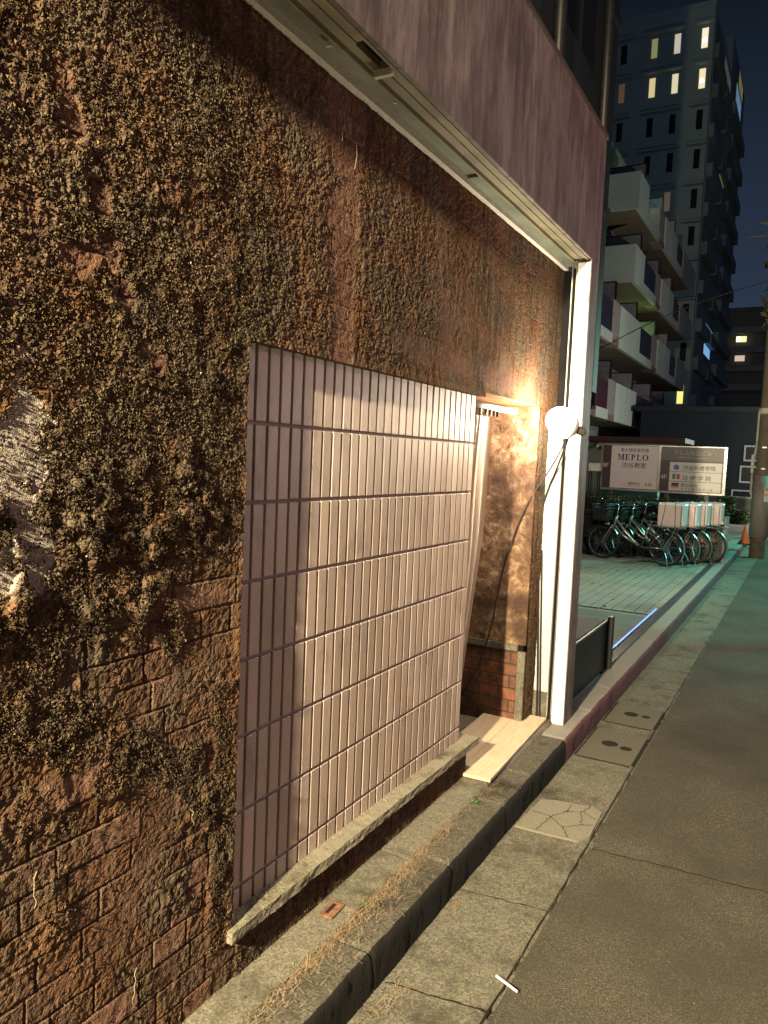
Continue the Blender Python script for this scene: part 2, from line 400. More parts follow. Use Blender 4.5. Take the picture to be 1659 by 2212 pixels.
# ------------------------------------------------------------------ the brick building
bld = empty('brick_building', (-1.4, 2.6, .15), label='mossy brick building with tiled window panel and mauve fascia beside the street', cat='building')
def P(mb, name, mat, parent=bld, **k):      # world-coordinate part
    o = mb.build(name, mat, parent, **k)
    if parent is bld: o.location = Vector((1.4, -2.6, -.15))
    return o
def PN(name, me, mat, parent=bld):
    o = link(name, me, mat, parent)
    if parent is bld: o.location = Vector((1.4, -2.6, -.15))
    return o
W = -1.40
# maps over the wall face -------------------------------------------------
def maps(Y, Z):
    n1 = fbm(Y, Z, 3.2, 31, 5, .55); n2 = fbm(Y, Z, 11, 47, 4, .6); n3 = fbm(Y, Z, 30, 53, 3, .6)
    up_line = 1.24+(Y-.95)*.42
    low = sstep(up_line-Z, -.06, .10)*(Y < 1.72)
    cov = .80+.55*(n1-.5)
    right = sstep(Y, 1.62, 1.95)
    cov = cov*(1-right)+right*(.60+.55*(n1-.5)-.10*sstep(Y, 2.6, 3.4))
    cov = cov*(1-low)+low*(.14+.75*(n2-.5)+.55*(n1-.5))
    # creeper band and the fringe along the panel
    bz = np.interp(Y, [.3, .95, 1.25, 1.45, 1.68], [1.42, 1.19, 1.05, .90, .70])
    cov = np.maximum(cov, (1-sstep(np.abs(Z-bz)/(.085+.09*(n1-.4)), .5, 1.3))*(.95)*(Y < 1.75))
    fr = (1-sstep(np.abs(Y-1.645)/(.055+.05*(n2-.4)), .6, 1.2))*(Z < 1.06+.06*n2)*(Z > .30)
    cov = np.maximum(cov, fr*.9)
    for (cy, cz, ry, rz, a) in ((1.31, 1.42, .05, .16, .9), (1.43, 1.28, .05, .09, .8), (.99, 1.30, .12, .10, .95), (1.5, .93, .08, .05, .9), (1.23, .95, .06, .06, .8), (1.10, .70, .05, .10, .5), (1.02, .95, .05, .05, .6)):
        cov = np.maximum(cov, a*(1-sstep(np.hypot((Y-cy)/ry, (Z-cz)/rz)+1.2*(n2-.5), .6, 1.15)))
    def bare(pl, w, s=1.0):
        d = np.full(Y.shape, 9.0)
        for (a, b) in zip(pl, pl[1:]):
            a = np.array(a); b = np.array(b); t = np.clip(((Y-a[0])*(b[0]-a[0])+(Z-a[1])*(b[1]-a[1]))/((b-a)**2).sum(), 0, 1)
            d = np.minimum(d, np.hypot(Y-a[0]-t*(b[0]-a[0]), Z-a[1]-t*(b[1]-a[1])))
        return (1-sstep(d/w+1.6*(n2-.5), .55, 1.2))*s
    b = bare([(2.15, 2.95), (2.17, 2.55), (2.2, 2.1)], .085, .85)
    for q in (((1.10, 2.46), (1.12, 2.41)), ((1.17, 2.31), (1.185, 2.27)), ((1.20, 2.20), (1.21, 2.15)), ((1.25, 2.11), (1.265, 2.07)), ((1.33, 1.98), (1.36, 1.96)), ((1.12, 2.14), (1.17, 2.17))): b = np.maximum(b, bare(q, .026*(.4+1.2*n3), .7))
    b = np.maximum(b, bare([(1.075, 2.52), (1.09, 2.45)], .03, .5))
    b = np.maximum(b, bare([(1.1, 2.14), (1.16, 2.17)], .03, .5))
    b = np.maximum(b, bare([(3.5, 2.16), (4.35, 2.17)], .07, .5)); b = np.maximum(b, bare([(2.55, 2.2), (3.3, 2.17)], .05, .45))
    b = np.maximum(b, bare([(2.9, 2.7), (3.05, 2.3)], .06, .4))
    pla = np.zeros_like(Y)
    for (cy, cz, ry, rz) in ((.98, 1.70, .075, .16), (1.01, 1.54, .06, .085), (.95, 1.50, .10, .08)):
        pla = np.maximum(pla, 1-sstep(np.hypot((Y-cy)/ry, (Z-cz)/rz)+2.2*(n2-.5)+2.0*(n3-.5), .62, .86))
    edge = np.minimum(np.abs(Y-1.70)+9*((Z < .3) | (Z > 2.08)), np.hypot(np.maximum(0, 1.70-Y), np.abs(Z-2.062))+9*(Y > 3.5))
    cov = np.clip(cov*(1-np.maximum(b, pla*.95)), 0, 1)
    # how deep the growth is
    heavy = sstep(Y, 1.75, 1.5)*sstep(n1, .40, .62)*(.25+.75*sstep(Z, 2.25, 1.95))
    thick = (.003+.026*heavy*sstep(n2, .45, .62)+.005*sstep(fbm(Y, Z, 22, 77, 3), .45, .7)*(1-.6*right))
    thick = np.minimum(thick, .008+.35*np.maximum(0, edge-.02))
    cc = np.clip(.98-.13*low+1.0*(n1-.5)+1.2*(n2-.5)+.35*cov, 0, 1)*(1-.85*b)
    return cov, thick, pla, n1, n2, right, low, cc
def bricks(Y, Z):
    ph = .0775; row = np.floor(Z/ph); fz = Z/ph-row
    rng = np.random.default_rng(5); ln = []
    mort = (np.minimum(fz, 1-fz)*ph < .0048).astype(float); tint = np.zeros_like(Y)
    mm = 1-sstep(np.minimum(fz, 1-fz)*ph, .0022, .0050)
    for r in range(0, 42):
        msk = row == r
        if not msk.any(): continue
        ed = [-.4-rng.random()*.2]
        while ed[-1] < 5.2: ed.append(ed[-1]+rng.choice([.122, .186, .186, .246]))
        ed = np.array(ed); tt = rng.random(len(ed)); yy = Y[msk]; k = np.searchsorted(ed, yy)-1
        dd = np.minimum(yy-ed[k], ed[np.minimum(k+1, len(ed)-1)]-yy)
        mm[msk] = np.maximum(mm[msk], 1-sstep(dd, .0022, .0050)); tint[msk] = tt[k]
    return mm, tint
OP = [(1.70, 3.50, .335, 2.062), (3.495, 4.385, .10, 2.085)]
def wall_sheet(name, y0, y1, z0, z1, st):
    ys = np.arange(y0, y1+st/2, st); zs = np.arange(z0, z1+st/2, st)
    for q in (1.70, 3.50, 4.385): ys[np.argmin(abs(ys-q))] = q
    for q in (.335, 2.062, 2.085): zs[np.argmin(abs(zs-q))] = q
    Y, Z = np.meshgrid(ys, zs, indexing='ij')
    cov, th, pla, n1, n2, right, low, cc = maps(Y, Z); mort, tint = bricks(Y, Z)
    cc = np.clip(cc-.85*(tint > .80)*(.15+.85*low)*sstep(fbm(Y, Z, 7, 15, 3), .42, .55)*(1-cov), 0, 1)
    rough = fbm(Y, Z, 55, 61, 4, .65)-.5; lump = fbm(Y, Z, 24, 67, 4, .6)
    off = -.0045*mort*(1-.7*cov)*(1-.65*right)*sstep(fbm(Y, Z, 6, 19, 3), .30, .48)+.0045*rough+.002*(fbm(Y, Z, 9, 71, 3)-.5)+(tint-.5)*.0022
    off = off+cov*(.003+.6*th*sstep(lump, .3, .7))+(.25+.75*cov)*cc*.012*(fbm(Y, Z, 70, 91, 4, .75)-.45)+cc*.004*(fbm(Y, Z, 150, 93, 2)-.5)
    rim = np.maximum((1-sstep(np.abs(Y-1.70), .0, .045))*(Z < 2.09)*(Z > .30), (1-sstep(np.abs(Z-2.062), .0, .04))*(Y > 1.69)*(Y < 3.5))
    off = off*(1-pla)+pla*.002*rough+.004*rim
    V = np.stack([W+off, Y, Z], -1).reshape(-1, 3); nz = len(zs)
    yc = (Y[:-1, :-1]+Y[1:, 1:])/2; zc = (Z[:-1, :-1]+Z[1:, 1:])/2; keep = np.ones(yc.shape, bool)
    for (a, b, c, d) in OP: keep &= ~((yc > a) & (yc < b) & (zc > c) & (zc < d))
    i = (np.arange(len(ys)-1)[:, None]*nz+np.arange(nz-1)[None, :])[keep]
    me = npmesh(name, V, np.stack([i, i+nz, i+nz+1, i+1], 1), False)
    attr(me, 'cover', np.clip(cc+.35*rough, 0, 1)); attr(me, 'mortar', mort*(1-.75*cov)*(1-pla)*(1-.6*right)*.7); attr(me, 'tint', tint); attr(me, 'plaster', pla)
    return me
PN('brick_wall', wall_sheet('brick_wall', .50, 4.80, .14, 3.0, .0038), MT['wall'])
# wall thickness: reveals round the openings, body behind
rv = MB().box(-1.60, -1.408, 1.66, 1.70, .30, 2.10).box(-1.60, -1.404, 1.70, 3.50, 2.066, 2.10)
P(rv, 'reveal', MT['wall'])
P(MB().box(-1.70, -1.403, 3.50, 4.385, 2.083, 2.14), 'door_lintel', plain('rough_brick_soffit', (.34, .17, .085), .85, .3, 0, .4, 22, .006))
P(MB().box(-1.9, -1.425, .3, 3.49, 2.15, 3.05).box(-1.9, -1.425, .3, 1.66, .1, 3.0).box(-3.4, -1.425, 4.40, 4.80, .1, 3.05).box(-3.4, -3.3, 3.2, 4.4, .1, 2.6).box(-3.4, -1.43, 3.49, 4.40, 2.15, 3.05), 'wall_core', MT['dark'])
P(MB().box(-3.3, -1.62, 3.2, 4.39, .08, .150), 'door_floor', MT['strip'])
# the narrow vertical tiles of the blind window panel
def tiles():
    V = []; F = []; T = []
    zj = [.345, .407, .645, .883, 1.121, 1.359, 1.597, 1.836, 2.075]
    zj[0] = .30
    pitch = .0608; y = 1.672
    rng = np.random.default_rng(3)
    while y < 3.49:
        for a, b in zip(zj, zj[1:]):
            y0, y1 = y+.006, y+pitch-.006; z0, z1 = a+.006, b-.006
            y0 = max(y0, 1.64); y1 = min(y1, 3.499)
            x = -1.4425+rng.uniform(-.0004, .0004); tz = rng.uniform(-.0005, .0005); ty = rng.uniform(-.00022, .00022); c = .0014; d = .012
            k = len(V); dx = lambda s, t: s*ty+t*tz
            V += [(x-d, y0, z0), (x-d, y1, z0), (x-d, y1, z1), (x-d, y0, z1),
                  (x-c+dx(-1, -1), y0, z0), (x-c+dx(1, -1), y1, z0), (x-c+dx(1, 1), y1, z1), (x-c+dx(-1, 1), y0, z1),
                  (x+dx(-1, -1), y0+c, z0+c), (x+dx(1, -1), y1-c, z0+c), (x+dx(1, 1), y1-c, z1-c), (x+dx(-1, 1), y0+c, z1-c)]
            F += [(k+8, k+9, k+10, k+11)]
            for s in (0, 4):
                for q in range(4): F.append((k+s+q, k+s+(q+1) % 4, k+s+4+(q+1) % 4, k+s+4+q))
            T += [rng.random()]*12
        y += pitch
    me = npmesh('tile_panel', V, F); attr(me, 'tint', T); return me
tp = PN('tile_panel', tiles(), MT['tile'])
jb = MB().box(-1.56, -1.4515, 1.66, 3.495, .28, 2.08).build('grout', MT['joint'], tp)
# ledge under the panel, with the brick base below it
def rough_slab(x0, x1, y0, y1, z0, z1, st, amp, seed):
    pr = [(x0, z1)]; nx = max(2, int((x1-x0)/st))
    pr = [(x0+(x1-x0)*i/nx, z1) for i in range(nx+1)]+[(x1, z1-(z1-z0)*i/3) for i in range(1, 4)]+[(x0, z0)]
    n = len(pr); ys = np.arange(y0, y1+st/2, st); Yg, Pi = np.meshgrid(ys, np.arange(n), indexing='ij')
    X = np.array([p[0] for p in pr])[Pi].copy(); Z = np.array([p[1] for p in pr])[Pi].copy()
    e = (Pi >= nx-1) & (Pi < n-1); X += e*amp*2*(fbm(Yg, Pi*.05, 26, seed, 5, .6)-.55); Z += amp*(fbm(X, Yg, 22, seed+3, 4)-.5)
    V = list(np.stack([X, Yg, Z], -1).reshape(-1, 3)); m = len(ys)
    i = (np.arange(m-1)[:, None]*n+np.arange(n-1)[None, :]).ravel(); F = np.stack([i, i+1, i+n+1, i+n], 1)[:, ::-1].tolist()
    me = bpy.data.meshes.new('slab'); me.from_pydata([tuple(v) for v in V], [], F+[list(range(n)), list(range((m-1)*n, m*n))[::-1]]); me.update(); return me
PN('window_ledge', rough_slab(-1.50, -1.372, 1.675, 3.60, .302, .338, .012, .005, 81), MT['ledge'])
# door jamb
P(MB().box(-2.6, -1.4035, 4.372, 4.398, .652, 2.083), 'jamb_plaster', MT['jamb'])
def jbrick():
    m = M('jamb_brick', .85, .3)
    q = m.n('ShaderNodeTexBrick'); mp = m.n('ShaderNodeMapping'); mp.inputs['Rotation'].default_value = (math.radians(90), 0, 0); m.l(m.co, mp.inputs[0]); m.l(mp.outputs[0], q.inputs['Vector'])
    q.inputs['Scale'].default_value = 1; q.inputs['Brick Width'].default_value = .13; q.inputs['Row Height'].default_value = .075; q.inputs['Mortar Size'].default_value = .006; q.inputs['Mortar Smooth'].default_value = .6
    q.inputs['Color1'].default_value = (.24, .085, .045, 1); q.inputs['Color2'].default_value = (.15, .06, .035, 1); q.inputs['Mortar'].default_value = (.06, .05, .04, 1)
    m.color(m.mix(m.gray(m.noise(11, 8, .75), .40, .62), q.outputs[0], (.055, .036, .025))); m.bump(q.outputs['Fac'], -.006); m.bump(m.noise(60, 4), .004); return m.m
P(MB().box(-2.6, -1.456, 4.376, 4.398, .15, .610), 'jamb_brick', jbrick())
P(MB().box(-2.6, -1.452, 4.366, 4.398, .611, .651).box(-1.4515, -1.402, 4.364, 4.398, .15, .610), 'jamb_border', MT['strip'], bevel=.004)
# soffit under the fascia
SO = 2.966
P(MB().box(-1.412, -1.372, -3, 4.70, SO-.022, SO+.05), 'soffit_trim', MT['trim'])
sp = MB()
for a, b, dz in ((-3, .8, 0), (.804, 1.86, .004), (1.864, 3.10, .0), (3.104, 4.70, .012)):
    sp.box(-1.3715, -1.303, a, b, SO+.012-dz, SO+.03)
P(sp, 'soffit_panel', MT['steel'])
ch = MB()
for a, b in ((-3, 1.985), (2.150, 4.70)): ch.box(-1.300, -1.222, a, b, SO+.006, SO+.03)
ch.box(-1.300, -1.268, 1.985, 2.150, SO+.006, SO+.03)
P(ch, 'soffit_channel', MT['olive'])
P(MB().box(-1.305, -1.297, -3, 4.70, SO-.012, SO+.02).box(-1.262, -1.256, -3, 1.985, SO, SO+.01).box(-1.262, -1.256, 2.15, 4.7, SO, SO+.01).box(-1.2225, -1.213, -3, 4.70, SO-.006, SO+.02), 'soffit_rib', MT['olive'])
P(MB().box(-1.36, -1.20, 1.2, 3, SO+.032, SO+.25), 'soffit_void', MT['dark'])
for q in ((-1.29, -1.225, 2.145, 2.162, SO-.018, SO+.004), (-1.345, -1.325, 1.95, 1.96, SO-.004, SO+.012), (-1.33, -1.32, 2.35, 2.362, SO-.004, SO+.012)): P(MB().box(*q), 'soffit_catch', MT['trim'])
P(MB().box(-1.40, -1.194, -3, 4.735, SO+.035, 3.712).box(-1.2125, -1.194, -3, 4.735, SO-.002, SO+.035), 'fascia', MT['fascia'])
P(MB().box(-1.42, -1.186, -3, 4.745, 3.7125, 3.735), 'fascia_cap', plain('dark_flashing', (.07, .055, .05), .6))
# side frame of the facade: mauve outside, white towards the street
P(MB().box(-1.297, -1.194, 4.56, 4.735, .15, SO-.003), 'frame_post', MT['fascia'])
P(MB().box(-1.272, -1.1965, 4.548, 4.5595, .152, SO-.02), 'post_front', MT['white'], bevel=.002)
P(MB().box(-1.3045, -1.2975, 4.545, 4.70, .155, SO-.03).box(-1.2805, -1.2755, 4.552, 4.5595, .155, SO-.04), 'door_track', MT['metal'])
P(MB().box(-1.2975, -1.281, 4.5585, 4.5596, .155, SO-.05), 'track_gap', MT['dark'])
P(MB().box(-1.400, -1.307, 4.565, 4.58, .335, 2.03), 'white_board', MT['board'])
P(MB().box(-1.400, -1.307, 4.562, 4.59, .15, .333), 'board_base', MT['strip'])
P(MB().box(-1.405, -1.30, 4.70, 4.735, .15, SO-.03), 'end_wall', MT['dark'])

# ------------------------------------------------------------------ dry creeper on the wall
def creeper():
    N = 2300000; Y = RNG.uniform(.32, 4.6, N); Z = RNG.uniform(.16, 2.96, N)
    cov, th, pla, n1, n2, right, low, cc = maps(Y, Z)
    ok = np.ones(N, bool)
    for (a, b, c, d) in OP: ok &= ~((Y > a-.004) & (Y < b+.004) & (Z > c-.004) & (Z < d+.006))
    clump = fbm(Y, Z, 26, 99, 3, .6)
    dens = sstep(cov+.8*(clump-.5), .40, .90)*(.36-.20*right)*(1-.35*sstep(Z, 2.0, 2.3))*np.clip(1.2-.17*Y, .3, 1)
    ok &= (RNG.random(N) < np.maximum(dens, .13*(pla > .5)+.012*sstep(clump, .45, .6))) & ((pla < .5) | (RNG.random(N) < .6))
    Y, Z, th, cl, n1, n2, right = Y[ok], Z[ok], th[ok], clump[ok], n1[ok], n2[ok], right[ok]; n = len(Y)
    lump = fbm(Y, Z, 24, 67, 4, .6)
    x = W+.001+th*(.35+.75*RNG.random(n)**.8)*sstep(lump, .28, .70)+.0045*RNG.random(n)
    L = (.0018+.0042*RNG.random(n)**3)*(1-.1*right); Wd = L*(.42+.35*RNG.random(n))
    nor = np.stack([.8+.6*RNG.random(n), RNG.normal(-.12, .42, n), RNG.normal(0, .42, n)], 1); nor /= np.linalg.norm(nor, axis=1)[:, None]
    t = np.stack([RNG.normal(0, .3, n), RNG.normal(0, .8, n), RNG.normal(-.5, .9, n)], 1); t -= nor*(t*nor).sum(1)[:, None]; t /= np.linalg.norm(t, axis=1)[:, None]
    s = np.cross(nor, t); c = np.stack([x, Y, Z], 1); fold = (.25+.6*RNG.random(n))[:, None]
    a = c-t*L[:, None]; b = c+t*L[:, None]-nor*(L*.5*RNG.random(n))[:, None]
    l = c+s*Wd[:, None]+nor*Wd[:, None]*fold; r = c-s*Wd[:, None]+nor*Wd[:, None]*fold
    V = np.stack([a, l, b, r], 1).reshape(-1, 3); i = np.arange(n)*4
    F = np.concatenate([np.stack([i, i+2, i+1], 1), np.stack([i, i+3, i+2], 1)])
    me = npmesh('creeper', V, F)
    warm = sstep(fbm(Y, Z, 5, 123, 4), .50, .66)*(1-right)
    hv = sstep(th, .009, .020); tint = np.clip(.40-.22*hv+.30*RNG.random(n)**1.2+.22*warm*RNG.random(n)+.3*(cl-.5)+.03*right, 0, .95)
    tint = np.where(RNG.random(n) < .0015, 1.0, tint)
    attr(me, 'tint', np.repeat(tint, 4)); return me
link('creeper', creeper(), MT['leaf'], label='crusty dry creeper and moss covering the brick wall', cat='creeper', kind='stuff')
# dead stems hanging on the wall
ST = MB()
for y, z, l in ((2.13, 2.86, .10), (2.2, 2.84, .14), (1.50, .78, .05), (1.32, .44, .09), (1.03, .83, .08)):
    p = [(W+.012+random.uniform(0, .006), y, z)]
    for i in range(6): p.append((W+.012+random.uniform(0, .008), p[-1][1]+random.uniform(-.006, .006), p[-1][2]-l/6))
    ST.tube(p, .0011, 5)
ST.build('dead_stems', plain('bleached_stem', (.22, .17, .12), .8), label='thin bleached dead creeper stems stuck to the wall', cat='stems', kind='stuff')

# ------------------------------------------------------------------ things at the doorway
bo = empty('plywood_board', (-1.449, 3.99, .172), .038, label='pale plywood board laid over the doorway sill', cat='board')
MB().box(-.185, .0, -.53, .53, 0, .016).box(.0012, .175, -.53, .53, 0, .0156).build('board', MT['wood'], bo)
cr_ = empty('curtain_rail', (-1.50, 3.5, 2.04), label='white curtain rail under the brick lintel of the doorway', cat='rail')
MB().tube([(0, 0, 0), (0, .74, 0)], .016, 12).build('tube', MT['board'], cr_, smooth=True)
for q in (.10, .20, .28, .34, .40, .45): MB().box(-.006, .006, q-.004, q+.004, -.045, -.014).build('hook', MT['black'], cr_)
def curtain():
    n, mrows = 140, 40; V = []; F = []
    for jx in range(mrows+1):
        t = jx/mrows; z = 1.985-t*1.62
        ya = 3.485; yb = float(np.interp(z, [.36, .78, 1.0, 1.36, 2.0], [3.58, 3.68, 3.73, 3.80, 3.86]))
        for i in range(n+1):
            u = i/n; fold = math.sin(u*math.pi*2*5.2+.5*math.sin(t*3))*.016*(1-.2*t)+math.sin(u*37+t*3)*.006+math.sin(t*9+u*5)*.004
            V.append((-1.505+fold-.02*t, ya+(yb-ya)*u+.006*math.sin(u*40), z))
    for jx in range(mrows):
        for i in range(n):
            k = jx*(n+1)+i; F.append((k, k+1, k+n+2, k+n+1))
    return npmesh('curtain', V, F, True)
cm = M('beige_vinyl', .28, .6, base=(.50, .38, .26)); cm.color(cm.ramp(cm.noise(3, 4), [(.3, (.70, .61, .44)), (.7, (.82, .73, .56))])); cm.b.inputs['Transmission Weight'].default_value = .25
link('curtain', curtain(), cm.m, label='beige vinyl curtain hanging in folds in the doorway', cat='curtain')
# the lit clip lamp on the white post
LP = Vector((-1.196, 4.115, 1.988)); LD = Vector((-.48, -.86, -.18)).normalized()
cl = empty('clip_lamp', LP, label='lit clip lamp with reflector shade clamped on white post', cat='lamp')
SD = Vector((-.75, -.60, .30)).normalized()
MB().lathe([(.016, -.098), (.042, -.092), (.062, -.075), (.070, -.055), (.067, -.054), (.059, -.071), (.040, -.087), (.014, -.093)], (0, 0, -.012), 28, SD).build('shade', plain('grey_enamel', (.33, .31, .28), .4, .5), cl, smooth=True)
MB().lathe([(.0, -.15), (.02, -.15), (.024, -.14), (.024, -.09), (.014, -.08)], (0, 0, -.012), 16, SD).build('socket', plain('brown_socket', (.08, .06, .05), .5), cl, smooth=True)
MB().lathe([(.076*math.sin(a*math.pi/14), -.080*math.cos(a*math.pi/14)) for a in range(15)], (0, 0, 0), 24, SD).build('bulb', emitter('lit_bulb', (1.0, .83, .61), 320), cl, smooth=True)
MB().box(-.060, -.020, .392, .430, -.05, .03).tube([(.07, .07, -.04), (.05, .22, -.03), (-.035, .39, -.01)], .006).build('clamp', MT['black'], cl, bevel=.003)
# cables
def cable(name, pts, r, lab, mat=None):
    cu = bpy.data.curves.new(name, 'CURVE'); cu.dimensions = '3D'; cu.bevel_depth = r; cu.bevel_resolution = 2
    s = cu.splines.new('BEZIER'); s.bezier_points.add(len(pts)-1)
    for b, p in zip(s.bezier_points, pts): b.co = p; b.handle_left_type = b.handle_right_type = 'AUTO'
    t = bpy.data.objects.new('path', cu); COL.objects.link(t); me = bpy.data.meshes.new_from_object(t.evaluated_get(bpy.context.evaluated_depsgraph_get())); bpy.data.objects.remove(t)
    me.materials.clear(); return link(name, me, mat or MT['cable'], label=lab, cat='cable')
cable('lamp_cable', [(-1.16, 4.20, 1.94), (-1.32, 4.42, 1.74), (-1.44, 4.36, 1.50), (-1.54, 4.33, 1.17), (-1.64, 4.30, .60), (-1.77, 4.33, .31), (-1.85, 4.36, .20)], .0048, 'thin black lamp cable sagging across the doorway')
cable('lamp_cable', [(-1.165, 4.21, 1.93), (-1.315, 4.52, 1.74), (-1.40, 4.545, 1.50), (-1.418, 4.54, 1.36), (-1.41, 4.55, 1.19), (-1.385, 4.55, .66), (-1.372, 4.55, .4), (-1.365, 4.55, .16)], .006, 'thick black cable hanging down the white board')
cable('lamp_cable', [(-1.392, 4.548, 1.22), (-1.380, 4.55, .95), (-1.366, 4.55, .62), (-1.354, 4.55, .36), (-1.347, 4.55, .16)], .005, 'second black cable beside the thick one on white board')
# small things on the ground
rb = empty('rusty_box_cover', (-1.332, 2.158, .170), .05, label='small rusty square cover with a slot on concrete strip', cat='cover')
MB().box(-.026, .026, -.046, .046, 0, .007).build('plate', MT['rust'], rb, bevel=.002)
MB().box(-.012, .002, -.03, .03, .0068, .0078).build('slot', MT['crack'], rb)
cg = empty('cigarette', (-.751, 2.341, .0185), math.atan2(-.038, .092), label='white cigarette lying on the gutter edge', cat='cigarette')
MB().tube([(-.046, 0, 0), (.022, 0, 0)], .0042, 10).build('paper', MT['paper'], cg); MB().tube([(.0222, 0, 0), (.047, 0, 0)], .0043, 10).build('filter', plain('filter_tip', (.62, .58, .52), .8), cg)
lt = MB()
def needles():
    V = []; F = []
    def put(x, y, z, n, sx, sy):
        for _ in range(n):
            L = random.uniform(.018, .05); a = random.gauss(math.pi/2, 1.0); e = random.uniform(-.1, .35)
            cx = x+random.gauss(0, sx); cy = y+random.gauss(0, sy); cz = z+abs(random.gauss(0, .004))
            d = Vector((math.cos(a)*math.cos(e), math.sin(a)*math.cos(e), math.sin(e)))*L/2; w = Vector((-d.y, d.x, 0)).normalized()*.0008
            k = len(V); c = Vector((cx, cy, cz+abs(d.z))); V.extend([c-d-w, c-d+w, c+d+w*.5, c+d-w*.5]); F.append((k, k+1, k+2, k+3))
    y = .9
    while y < 3.5:
        q = .25+.75*float(lattice(np.array([y*3.1]), np.array([.5]), 3)[0]); q *= 1 if 1.7 < y < 3.05 else .35
        put(-1.258, y, .157, int(34*q), .020, .02); put(-1.235, y, .156, int(8*q), .02, .02); y += .028
    put(-1.06, 2.06, .014, 45, .035, .06); put(-1.03, 2.14, .014, 18, .03, .03); put(-1.08, 2.66, .014, 22, .018, .04); put(-.99, 3.0, .014, 12, .03, .04)
    for _ in range(220): put(random.uniform(-1.26, -1.13), random.uniform(1.4, 3.6), .156, 1, .005, .005)
    for _ in range(60): put(random.uniform(-1.1, -.76), random.uniform(1.4, 4), .014, 1, .005, .005)
    return npmesh('pine_needles', [tuple(v) for v in V], F)
link('pine_needles', needles(), MT['needles'], label='dry brown pine needles along the kerb joint', cat='pine needles', kind='stuff')
def litter():
    r = np.random.default_rng(17); V = []; F = []; T = []
    def leaf(x, y, z, L):
        a = r.uniform(0, 6.28); w = L*r.uniform(.3, .55); c, q = math.cos(a), math.sin(a); h = r.uniform(.1, .5)*L; k = len(V)
        for (u, v, e) in ((-1, 0, .0), (-.1, -1, h), (1, 0, h*.4), (.1, 1, h)): V.append((x+c*u*L-q*v*w, y+q*u*L+c*v*w, z+e))
        F.append((k, k+1, k+2, k+3)); T.extend([r.uniform(.35, .95)]*4)
    for _ in range(130): leaf(r.uniform(-1.10, -.77), r.uniform(1.3, 8)**1.0, .013, r.uniform(.002, .006))
    for _ in range(60): leaf(-1.10+abs(r.normal(0, .03)), r.uniform(1.2, 9), .013, r.uniform(.004, .011))
    for _ in range(70): leaf(r.uniform(-.7, .3), r.uniform(1.5, 7), .004, r.uniform(.002, .006))
    for _ in range(60): leaf(r.uniform(-1.40, -1.15), r.uniform(1.4, 4.4), .171, r.uniform(.002, .006))
    for _ in range(40): leaf(r.uniform(-3.2, -1.4), r.uniform(8.7, 13), .161, r.uniform(.015, .035))
    for _ in range(26): leaf(r.uniform(-1.43, -1.365), r.uniform(1.72, 3.5), .341, r.uniform(.003, .008))
    me = npmesh('leaf_litter', V, F); attr(me, 'tint', T); return me
lm_ = M('dead_leaf', .8, .2); lm_.color(lm_.ramp(lm_.attrib('tint'), [(.3, (.05, .038, .024)), (.7, (.14, .095, .055)), (.95, (.26, .21, .15))]))
link('leaf_litter', litter(), lm_.m, label='scattered dead leaves and grit on gutter and deck', cat='leaf litter', kind='stuff')
def weed(x, y, z, r, n, lab):
    V = []; F = []
    for _ in range(n):
        a = random.uniform(0, 6.28); L = r*random.uniform(.5, 1.1); e = random.uniform(.3, 1.2); d = Vector((math.cos(a)*math.cos(e), math.sin(a)*math.cos(e), math.sin(e)))
        o = Vector((random.gauss(0, r*.35), random.gauss(0, r*.6), 0)); s = Vector((-d.y, d.x, 0)).normalized()*L*.22; m_ = o+d*L*.5+s*0; k = len(V)
        V.extend([o, o+d*L*.55+s, o+d*L+Vector((0, 0, -L*.25)), o+d*L*.55-s]); F.append((k, k+1, k+2, k+3))
    o = link('weed', npmesh('weed', [tuple(v) for v in V], F), MT['weed'], label=lab, cat='weed', group='weeds in the kerb joints'); o.location = (x, y, z)
weed(-1.259, 3.265, .152, .03, 26, 'largest green weed tuft in kerb joint below the ledge end')
weed(-1.252, 3.12, .152, .02, 16, 'small green weed just nearer than the largest tuft')
weed(-1.270, 2.265, .156, .026, 24, 'green weed tuft in the joint beside the rusty cover')
weed(-1.226, 2.272, .154, .016, 14, 'small flat weed on kerb top beside rusty cover')
weed(-1.275, 2.18, .156, .018, 14, 'green weed in needles just nearer than rusty cover')
weed(-1.272, 1.94, .156, .022, 20, 'green weed among thick pine needles near frame bottom')
weed(-1.285, 1.84, .158, .024, 20, 'nearest green weed tuft at the bottom of the strip')
weed(-1.085, 3.47, .010, .018, 16, 'green weed at kerb foot beside the cracked patch')
weed(-1.09, 3.19, .010, .014, 10, 'tiny weed at kerb foot nearer than cracked patch')

# ------------------------------------------------------------------ neighbouring building over the plaza, planter box
nb = empty('dark_building', (-3.0, 8.5, 0), label='dark teal building raised over the plaza behind the fascia', cat='building')
teal = plain('dark_teal_cladding', (.014, .019, .021), .6, .4, 0, .3, .8)
o = MB().box(-9, -.0, -3.6, 3.70, 2.9, 15).build('wall', teal, nb)
MB().box(-8.5, -8.2, -3, -2.7, .15, 2.9).box(-4.2, -3.9, 3.2, 3.5, .15, 2.9).build('column', teal, nb)
for q in (2.85, .6, -1.2): MB().tube([(.07, q, 2.9), (.07, q, 15)], .075, 10).build('drain_pipe', MT['black'], nb, smooth=True)
for q in (1.2, 2.0):
    for zz in (4.4, 7.2, 10): MB().box(-.02, .015, q-.3, q+.3, zz, zz+1.5).build('window', MT['granite'], nb)
for zz in (5.6, 8.4): MB().box(.0, .05, -3.6, 3.7, zz, zz+.12).build('ledge', teal, nb)
pb = empty('black_planter', (-1.85, 5.6, .15), label='low black glossy planter box just behind the mauve post', cat='planter')
